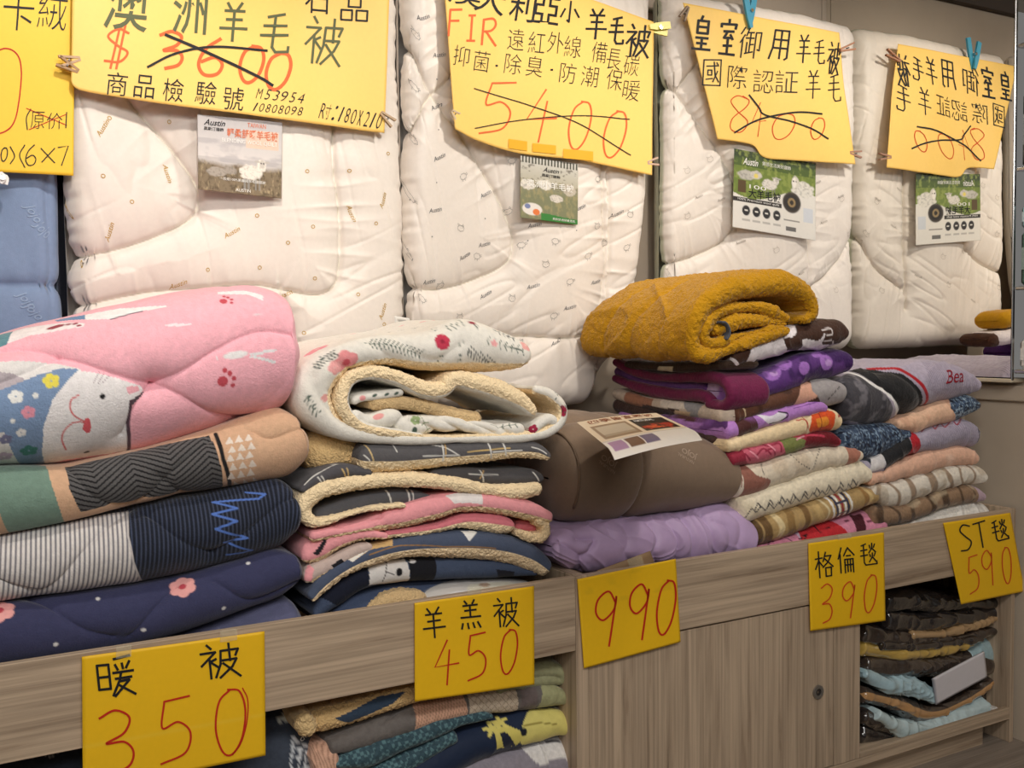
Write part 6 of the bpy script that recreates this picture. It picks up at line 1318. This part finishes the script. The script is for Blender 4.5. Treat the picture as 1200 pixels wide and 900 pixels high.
# ---- fifth pile
G5 = 'folded blankets in the fifth pile'
Y5 = 0.05
def ribs(s, per=.0075, c=(122, 112, 132), m=None):
    st = np.clip(np.sin(2*math.pi*(s.S+0.25*s.Q)/per)*1.4, 0, 1)*.6; s.fill(c, .1, st if m is None else st*m)
def p1(s):
    s.fill((176, 166, 184), .2); mm = inside(s.S, s.Q, s.line(c7([(780, 60), (1010, 60), (1010, 260), (800, 260), (820, 190)]))); ribs(s, m=mm)
    zone(s, [(480, 140), (520, 118), (620, 170), (680, 235), (670, 320), (480, 290)], (70, 68, 74)); blotch(s, (120, 116, 124), 26, .2, 4, .8) if False else None
    s.fill((70, 68, 74), .2, s.S < s.sq(*c7([(545, 235)])[0])[0])
    m = (s.S < s.sq(*c7([(545, 235)])[0])[0]) | inside(s.S, s.Q, s.line(c7([(480, 140), (520, 118), (620, 170), (680, 235), (670, 320), (480, 290)]))); s.fill((128, 124, 130), .2, m*np.clip(fbm(s.S*34, s.Q*34, 0, 3)*3-.4, 0, .8))
    zone(s, [(505, 112), (600, 105), (720, 125), (790, 180), (795, 260), (720, 300), (700, 230), (620, 160)], (34, 34, 36))
    s.stroke(c7([(505, 122), (590, 155), (660, 195), (705, 250), (700, 305)]), .014, (236, 234, 232), smooth=True, fz=.2); s.stroke(c7([(590, 104), (680, 108), (760, 135), (812, 190), (800, 250)]), .011, (176, 26, 38), smooth=True, fz=.2)
    s.groove(c7([(505, 112), (600, 140), (680, 200), (725, 260), (715, 310)]), .010, .010); s.groove(c7([(590, 112), (680, 120), (745, 150), (790, 200), (785, 255)]), .012, .008)
t, s = bl('grey lilac ribbed blanket with red trim and script letters, top of fifth pile', c7([(466, 160), (520, 122), (640, 97), (800, 77), (900, 83), (965, 115), (993, 150)]), c7([(470, 300), (560, 330), (660, 325), (720, 292), (800, 248), (900, 226), (990, 192)]), p1, Y5, group=G5, ns=280, nf=70)
V, Fc = word('Bea', .085, .45, .004); surf_marks(s, [(c7([(925, 136)])[0])+(V, Fc, 4)], INK['darkred'], 'script_lettering', t)
def tweed(s, m, b=(62, 82, 108), h=(150, 170, 186)):
    s.fill(b, .2, m); g = (vn(s.S*260, s.Q*60, 0, 3) > .25) | (vn(s.S*60, s.Q*260, 0, 5) > .3); s.fill(h, .2, m & g & (vn(s.S*300, s.Q*300, 0, 9) > -.1)); s.fill((26, 34, 52), .2, m & (vn(s.S*200, s.Q*200, 0, 7) > .35))
def p2(s):
    s.fill((228, 186, 156), .2); blotch(s, (206, 156, 128), 14, .2, 3, .6); tweed(s, inside(s.S, s.Q, s.line(c7([(895, 200), (1030, 190), (1030, 310), (930, 310), (915, 260)]))))
bl('peach blanket with a navy tweed end, just below the lilac one', c7([(690, 308), (760, 280), (850, 242), (900, 224), (970, 210), (1008, 235)]), c7([(695, 342), (750, 358), (860, 332), (950, 302), (1008, 262)]), p2, Y5+.006, group=G5, seed=22)
def p3(s): tweed(s, np.ones(s.S.shape, bool), (56, 74, 100), (128, 150, 172))
bl('navy tweed blanket at the left of the fifth pile', c7([(462, 348), (560, 328), (680, 320), (730, 345)]), c7([(475, 430), (560, 458), (640, 452), (733, 380)]), p3, Y5+.008, group=G5, seed=23)
def p4(s):
    s.fill((166, 158, 176), .2); mm = inside(s.S, s.Q, s.line(c7([(755, 300), (1040, 280), (1040, 450), (760, 450)]))); ribs(s, m=mm); zone(s, [(500, 430), (600, 455), (605, 510), (500, 510)], (34, 40, 54)); zone(s, [(588, 450), (642, 440), (648, 495), (590, 512)], (214, 210, 210)); zone(s, [(640, 440), (728, 360), (730, 450), (648, 498)], (30, 30, 34)); zone(s, [(722, 350), (755, 350), (765, 445), (728, 455)], (176, 26, 40))
    s.stroke(c7([(800, 352), (830, 325), (850, 345), (870, 320), (890, 335), (915, 312), (940, 325), (960, 305)]), .004, (140, 24, 44), smooth=True); tweed(s, inside(s.S, s.Q, s.line(c7([(985, 300), (1040, 300), (1040, 450), (1000, 440)]))), (96, 92, 104), (150, 146, 156))
bl('lilac ribbed blanket with red and black bands, middle of fifth pile', c7([(540, 480), (620, 452), (735, 364), (800, 344), (900, 318), (965, 303), (1005, 345)]), c7([(570, 515), (640, 502), (730, 450), (850, 428), (950, 412), (1015, 420)]), p4, Y5, group=G5, ns=240, nf=50, seed=24)
def p5(s): s.fill((226, 180, 154), .2); blotch(s, (202, 140, 112), 10, .2, 3, .7); blotch(s, (240, 206, 184), 12, .2, 8, .6)
bl('plain peach orange blanket in the fifth pile', c7([(578, 525), (650, 492), (720, 462), (800, 435), (900, 412), (975, 414), (1005, 445)]), c7([(585, 555), (700, 542), (780, 522), (900, 492), (1005, 478)]), p5, Y5, group=G5, seed=25)
def bars(s, base, xs, c, lo):
    s.fill(base, .2)
    for x, y, w_ in xs:
        u, v = s.sq(*c7([(x, y)])[0]); s.fill(c, .2, np.clip((w_-np.abs(s.S-u+.25*s.Q+.012*vn(s.Q*26, x*.1, 0, 3)))/.006, 0, 1)*.85)
def p6(s): bars(s, (226, 218, 204), ((640, 590, .012), (700, 600, .010), (760, 575, .016), (845, 545, .020), (910, 520, .012), (960, 520, .008), (1005, 510, .008)), (140, 112, 84), 0); blotch(s, (186, 170, 146), 16, .2, 3, .6)
bl('cream blanket with soft brown stripes, low in fifth pile', c7([(585, 565), (680, 548), (800, 515), (900, 488), (1000, 482), (1034, 515)]), c7([(600, 600), (650, 642), (720, 642), (820, 602), (930, 568), (1034, 552)]), p6, Y5-.004, group=G5, seed=26)
def p7(s): bars(s, (146, 118, 92), ((640, 660, .016), (700, 670, .010), (770, 650, .012), (840, 625, .014), (900, 600, .018), (960, 590, .008), (1000, 585, .006)), (70, 50, 34), 0); blotch(s, (196, 176, 146), 16, .2, 3, .6); zone(s, [(985, 560), (1050, 560), (1050, 640), (1000, 640)], (190, 166, 180))
bl('brown striped mink blanket under the cream striped one', c7([(590, 650), (700, 642), (820, 602), (950, 562), (1010, 566), (1038, 595)]), c7([(610, 705), (660, 720), (760, 702), (880, 652), (1034, 622)]), p7, Y5-.002, group=G5, seed=27)
def p8(s): s.fill((234, 230, 222), .4)
bl('white fluffy blanket, lowest of the fifth pile by the end panel', c7([(640, 725), (760, 690), (860, 650), (960, 618), (1020, 622), (1042, 655)]), c7([(640, 850), (760, 830), (860, 800), (960, 780), (1042, 750)]), p8, Y5, group=G5, fuzz=.003, seed=28, wr=1.6)

# ------------------------------------------------------------------ goods in the open compartments
ZMIN = 0.258
G6 = 'quilts in the left open shelf'
Y6 = 0.04
def lo(lab, top, bot, paint, Y=Y6, **kw): 
    kw.setdefault('group', G6); kw.setdefault('cat', 'quilt'); kw.setdefault('name', 'folded_quilt'); return bl(lab, top, bot, paint, Y, **kw)
def q1(s):
    s.fill((56, 64, 78), .1)
    for q in ([(308, 360), (318, 375), (345, 385), (378, 395), (368, 440), (330, 460), (300, 450), (306, 400), (308, 360)], [(318, 395), (345, 400), (365, 410)], [(330, 395), (325, 450)], [(315, 420), (360, 425)], [(345, 405), (345, 450)]): s.stroke(d2(q), .0035, (214, 218, 222))
    p = d2([(278, 305)])[0]; u, v = s.sq(*p)
    for k_ in range(5): a = k_*1.2566; s.stroke([(u, v), (u+.010*math.cos(a), v+.010*math.sin(a))], .004, (214, 216, 206), px=False)
    s.stroke([(35, 888), (45, 880), (60, 886), (70, 878)], .003, (206, 206, 206))
t, s = lo('dark slate quilt with white star drawing, in the shelf under the 350 card', [(-60, 896), (60, 880), (200, 850), (300, 822), (345, 812), (368, 830)], [(-60, 1075), (60, 1070), (200, 1040), (300, 1020), (345, 1005), (376, 970)], q1, Y6+.02, ns=260, nf=70, wr=.3)
V, Fc = word('dogs', .03, .2); surf_marks(s, [d2([(350, 352)])[0]+(V, Fc, 20)], INK['white'], 'printed_word', t)
t = empty('folded_quilt', atY(420, 850, .3), 'beige sherpa quilt with a blue plaid strip, topmost left in the open shelf', 'quilt', G6)
s = slab(d2([(348, 300), (380, 280), (460, 262), (560, 232), (660, 205), (720, 205)]), d2([(372, 370), (395, 345), (470, 325), (560, 295), (660, 262), (720, 240)]), Y6+.01, .45, ns=160, nf=34, nt=12); s.fill((220, 184, 128), 1.0); zone(s, [(430, 305), (560, 240), (640, 225), (600, 262), (470, 318)], (54, 70, 90), d2); piece(s, 'cover', t)
s = sweep(px_path(d2([(352, 290), (352, 325), (372, 355)]), Y6), np.array([.012, .022, .016]), .4, ns=60, nf=24, nt=12); s.fill((232, 200, 146), 1.0); piece(s, 'sherpa_curl', t)
def q2(s):
    s.fill((112, 106, 102), .1); zone(s, [(648, 250), (800, 235), (808, 330), (640, 360)], (222, 176, 148), d2); zone(s, [(798, 220), (946, 205), (950, 300), (806, 330)], (212, 196, 174), d2); zone(s, [(944, 190), (1004, 200), (1004, 300), (948, 300)], (112, 100, 98), d2); zone(s, [(1000, 180), (1140, 180), (1140, 310), (1002, 300)], (164, 164, 122), d2)
    m = inside(s.S, s.Q, s.line(d2([(798, 220), (946, 205), (950, 300), (806, 330)]))); s.fill((170, 148, 126), .1, m & ((np.abs(((s.S+s.Q)/.018) % 1-.5) < .07) | (np.abs(((s.S-s.Q)/.018) % 1-.5) < .07)))
    m = inside(s.S, s.Q, s.line(d2([(648, 250), (800, 235), (808, 330), (640, 360)]))); s.fill((180, 134, 112), .1, m & ((((s.S-s.Q*.3)/.007) % 1) < .3))
    s.groove(d2([(620, 270), (560, 330)]), .01, .006)
lo('patchwork quilt in grey, peach, cream diamonds and sage green', d2([(405, 372), (560, 310), (700, 262), (860, 222), (1000, 205), (1090, 210), (1118, 235)]), d2([(415, 410), (520, 390), (640, 355), (800, 305), (1000, 282), (1118, 262)]), q2, Y6+.004, ns=260, wr=.5)
lo('sage green quilt rolled at the right of the open shelf', d2([(880, 200), (980, 160), (1060, 138), (1104, 160)]), d2([(900, 240), (1000, 222), (1060, 215), (1106, 205)]), lambda s: (s.fill((152, 152, 116), .1), s.groove(d2([(960, 200), (1040, 185), (1090, 190)]), .008, .010)), Y6+.012, seed=62)
def q3(s):
    s.fill((92, 126, 132), .1); m = (vn(s.S*150, s.Q*110, 0, 4) > .1); s.fill((50, 74, 84), .1, m)
    k_ = (((s.S/.016) % 1 < .5) ^ ((s.Q/.016) % 1 < .5)); s.fill((58, 84, 94), .1, k_); 
lo('teal houndstooth quilt in two folds, in the open shelf', d2([(425, 425), (560, 362), (640, 345), (760, 300), (850, 282), (890, 290)]), d2([(430, 450), (540, 452), (640, 400), (760, 345), (890, 302)]), q3, Y6, seed=63, ns=240, wr=.5)
lo('lower teal houndstooth layer beside the navy quilt', d2([(530, 450), (600, 420), (700, 372), (780, 332)]), d2([(535, 500), (620, 480), (700, 430), (790, 370)]), q3, Y6+.004, seed=64, wr=.5)
def q5(s): s.fill((220, 176, 150), .1); s.fill((180, 134, 112), .1, (((s.S-s.Q*.3)/.007) % 1) < .3)
lo('peach ribbed quilt end left of the teal houndstooth', d2([(368, 430), (385, 385), (410, 375), (436, 395)]), d2([(365, 500), (390, 500), (420, 490), (436, 440)]), q5, Y6+.002, ns=80)
def q6(s):
    s.fill((26, 40, 66), .2); zone(s, [(1000, 280), (1140, 270), (1140, 370), (985, 380), (980, 330)], (224, 212, 122), d2, True); zone(s, [(895, 340), (940, 325), (990, 350), (960, 385), (905, 395)], (222, 208, 110), d2)
    for p in ((915, 315), (890, 335)): 
        u, v = s.sq(*d2([p])[0])
        for k_ in range(5): a = k_*1.2566+.3; s.stroke([(u, v), (u+.016*math.cos(a), v+.016*math.sin(a))], .009, (226, 212, 116), px=False)
    s.ell(d2([(985, 345)])[0], .008, .010, 0, (20, 26, 40)); s.poly(d2([(915, 350), (935, 345), (960, 385), (925, 390)]), (30, 36, 56)); s.stroke(d2([(985, 325), (1030, 318), (1080, 322)]), .003, (150, 136, 60))
lo('midnight blue quilt with yellow stars and yellow end', d2([(610, 452), (700, 400), (800, 345), (900, 305), (1000, 282), (1090, 280), (1114, 310)]), d2([(640, 520), (760, 480), (880, 420), (980, 390), (1060, 365), (1112, 345)]), q6, Y6+.002, seed=66, ns=240, mat='micro', wr=.8)
lo('grey and white quilt at the bottom right of the open shelf', d2([(720, 470), (800, 430), (880, 400), (980, 372), (1070, 358), (1120, 400)]), d2([(720, 560), (800, 550), (880, 540), (980, 540), (1070, 520), (1130, 470)]), lambda s: (s.fill((146, 140, 150), .2), zone(s, [(975, 385), (1000, 365), (1140, 350), (1140, 440), (1090, 420), (1030, 440), (985, 400)], (232, 228, 224), d2, True), s.stroke(d2([(1048, 372), (1095, 372)]), .003, (50, 46, 50))), Y6+.0, seed=67, ns=200)

# plastic packs in the right compartment
ZMIN = 0.0985
G7 = 'plastic-wrapped packs in the right open shelf'
glossy = fabric('plastic_film_pack', 0.10, 0.0, 1.0, 38, 60, 0.5, 0.05)
glossy.node_tree.nodes['Principled BSDF'].inputs['Specular IOR Level'].default_value = 0.7
glossy.node_tree.nodes['Principled BSDF'].inputs['Coat Weight'].default_value = 1.0
def pk(lab, top, bot, c, Y=.05, L=.42, edge=None, **kw):
    def p(s):
        s.fill(c, 0)
        if edge: s.fill(edge, 0, np.abs(s.F) < .35)
        s.disp += (1-np.abs(vn(s.S*30+3*vn(s.Q*20, s.S*8, 0, 1), s.Q*22, 0, len(lab))))**3*.006
    return bl(lab, d4(top), d4(bot), p, Y, L, mat='gl', group=G7, cat='pack', name='plastic_pack', fuzz=.0002, ns=120, nf=26, nt=20, cs=.3, **kw)
M['gl'] = glossy
BK = (34, 31, 31)
pk('black glossy pack, topmost under the rail', [(165, 312), (260, 300), (400, 318), (500, 325), (588, 322)], [(168, 368), (300, 368), (450, 358), (590, 345)], BK)
pk('second black glossy pack with crinkled film', [(166, 372), (300, 376), (460, 362), (590, 350)], [(168, 432), (300, 436), (440, 410), (588, 380)], (40, 36, 36))
pk('flat pack with tan edge', [(250, 440), (360, 436), (470, 404), (580, 370)], [(262, 456), (380, 450), (500, 418), (582, 384)], (180, 146, 104), .045)
pk('dark brown pack spreading to the left', [(88, 418), (200, 440), (380, 452), (545, 425)], [(92, 470), (230, 482), (400, 470), (545, 440)], (58, 48, 42))
pk('dark pack with gold coloured corner', [(88, 470), (150, 486), (240, 500), (370, 480), (470, 462)], [(92, 512), (200, 522), (330, 520), (460, 486)], (200, 166, 84), .05)
pk('black pack above the gold cornered one', [(150, 470), (260, 478), (380, 470), (500, 450)], [(160, 496), (260, 500), (380, 484), (500, 470)], (46, 40, 38), .04)
pk('pale teal pack standing at the right behind the white label', [(430, 500), (470, 470), (515, 462), (536, 500)], [(440, 560), (480, 560), (520, 550), (536, 530)], (168, 200, 208), .06)
pk('wide brown black pack in the middle', [(88, 520), (200, 512), (340, 520), (450, 500), (520, 510), (566, 540)], [(92, 572), (200, 592), (350, 584), (500, 590), (568, 562)], (66, 56, 50), .055)
pk('light blue pack sliding down at the left', [(86, 565), (170, 595), (250, 592), (330, 640)], [(90, 590), (170, 640), (250, 655), (335, 676)], (172, 202, 212), .035)
pk('brown pack with tan lip below the white label', [(88, 628), (200, 655), (320, 696), (440, 652), (530, 592)], [(92, 672), (200, 700), (300, 740), (420, 696), (528, 620)], (74, 62, 54), .05, edge=(196, 150, 100))
pk('large pale teal pack hanging over the shelf edge', [(120, 700), (200, 738), (300, 742), (420, 700), (512, 655)], [(135, 722), (220, 790), (330, 822), (450, 790), (516, 742)], (196, 218, 222), .03)
pk('dark pack lowest but one at the left', [(86, 700), (160, 722), (260, 760), (330, 790)], [(88, 745), (160, 775), (260, 805), (330, 812)], (52, 46, 44), .05)
pk('dark flat pack at the bottom of the heap', [(86, 755), (160, 782), (260, 812), (330, 822)], [(86, 825), (160, 822), (260, 830), (330, 838)], (46, 42, 42), .06)
pk('dark pack behind the tan lip, right side', [(300, 690), (420, 660), (520, 620)], [(300, 720), (420, 710), (525, 660)], (60, 54, 50), .08)
# white label card sleeve
t = empty('label_sleeve', atY(1125, 820, .03), 'white paper sleeve slanting across the middle of the plastic packs', 'label')
q = Sheet(d4([(330, 598), (505, 505), (515, 592), (342, 686)]), .030, .004, 4, nu=24, nv=14); q.fill((214, 210, 214)); q.fill((150, 150, 156), (q.U < .012) | (q.V > .985)); q.build('sleeve', M['paper'], t, .006)
b = MB(); c_ = atY(1140, 856, .1)
b.box(c_.x-.012, c_.x+.012, .02, .2, .099, .112, .002); tag(b.build('white_slip', plain('slip', (214, 210, 206), .6)), 'small white slip beneath the pale teal pack on the shelf', 'slip')
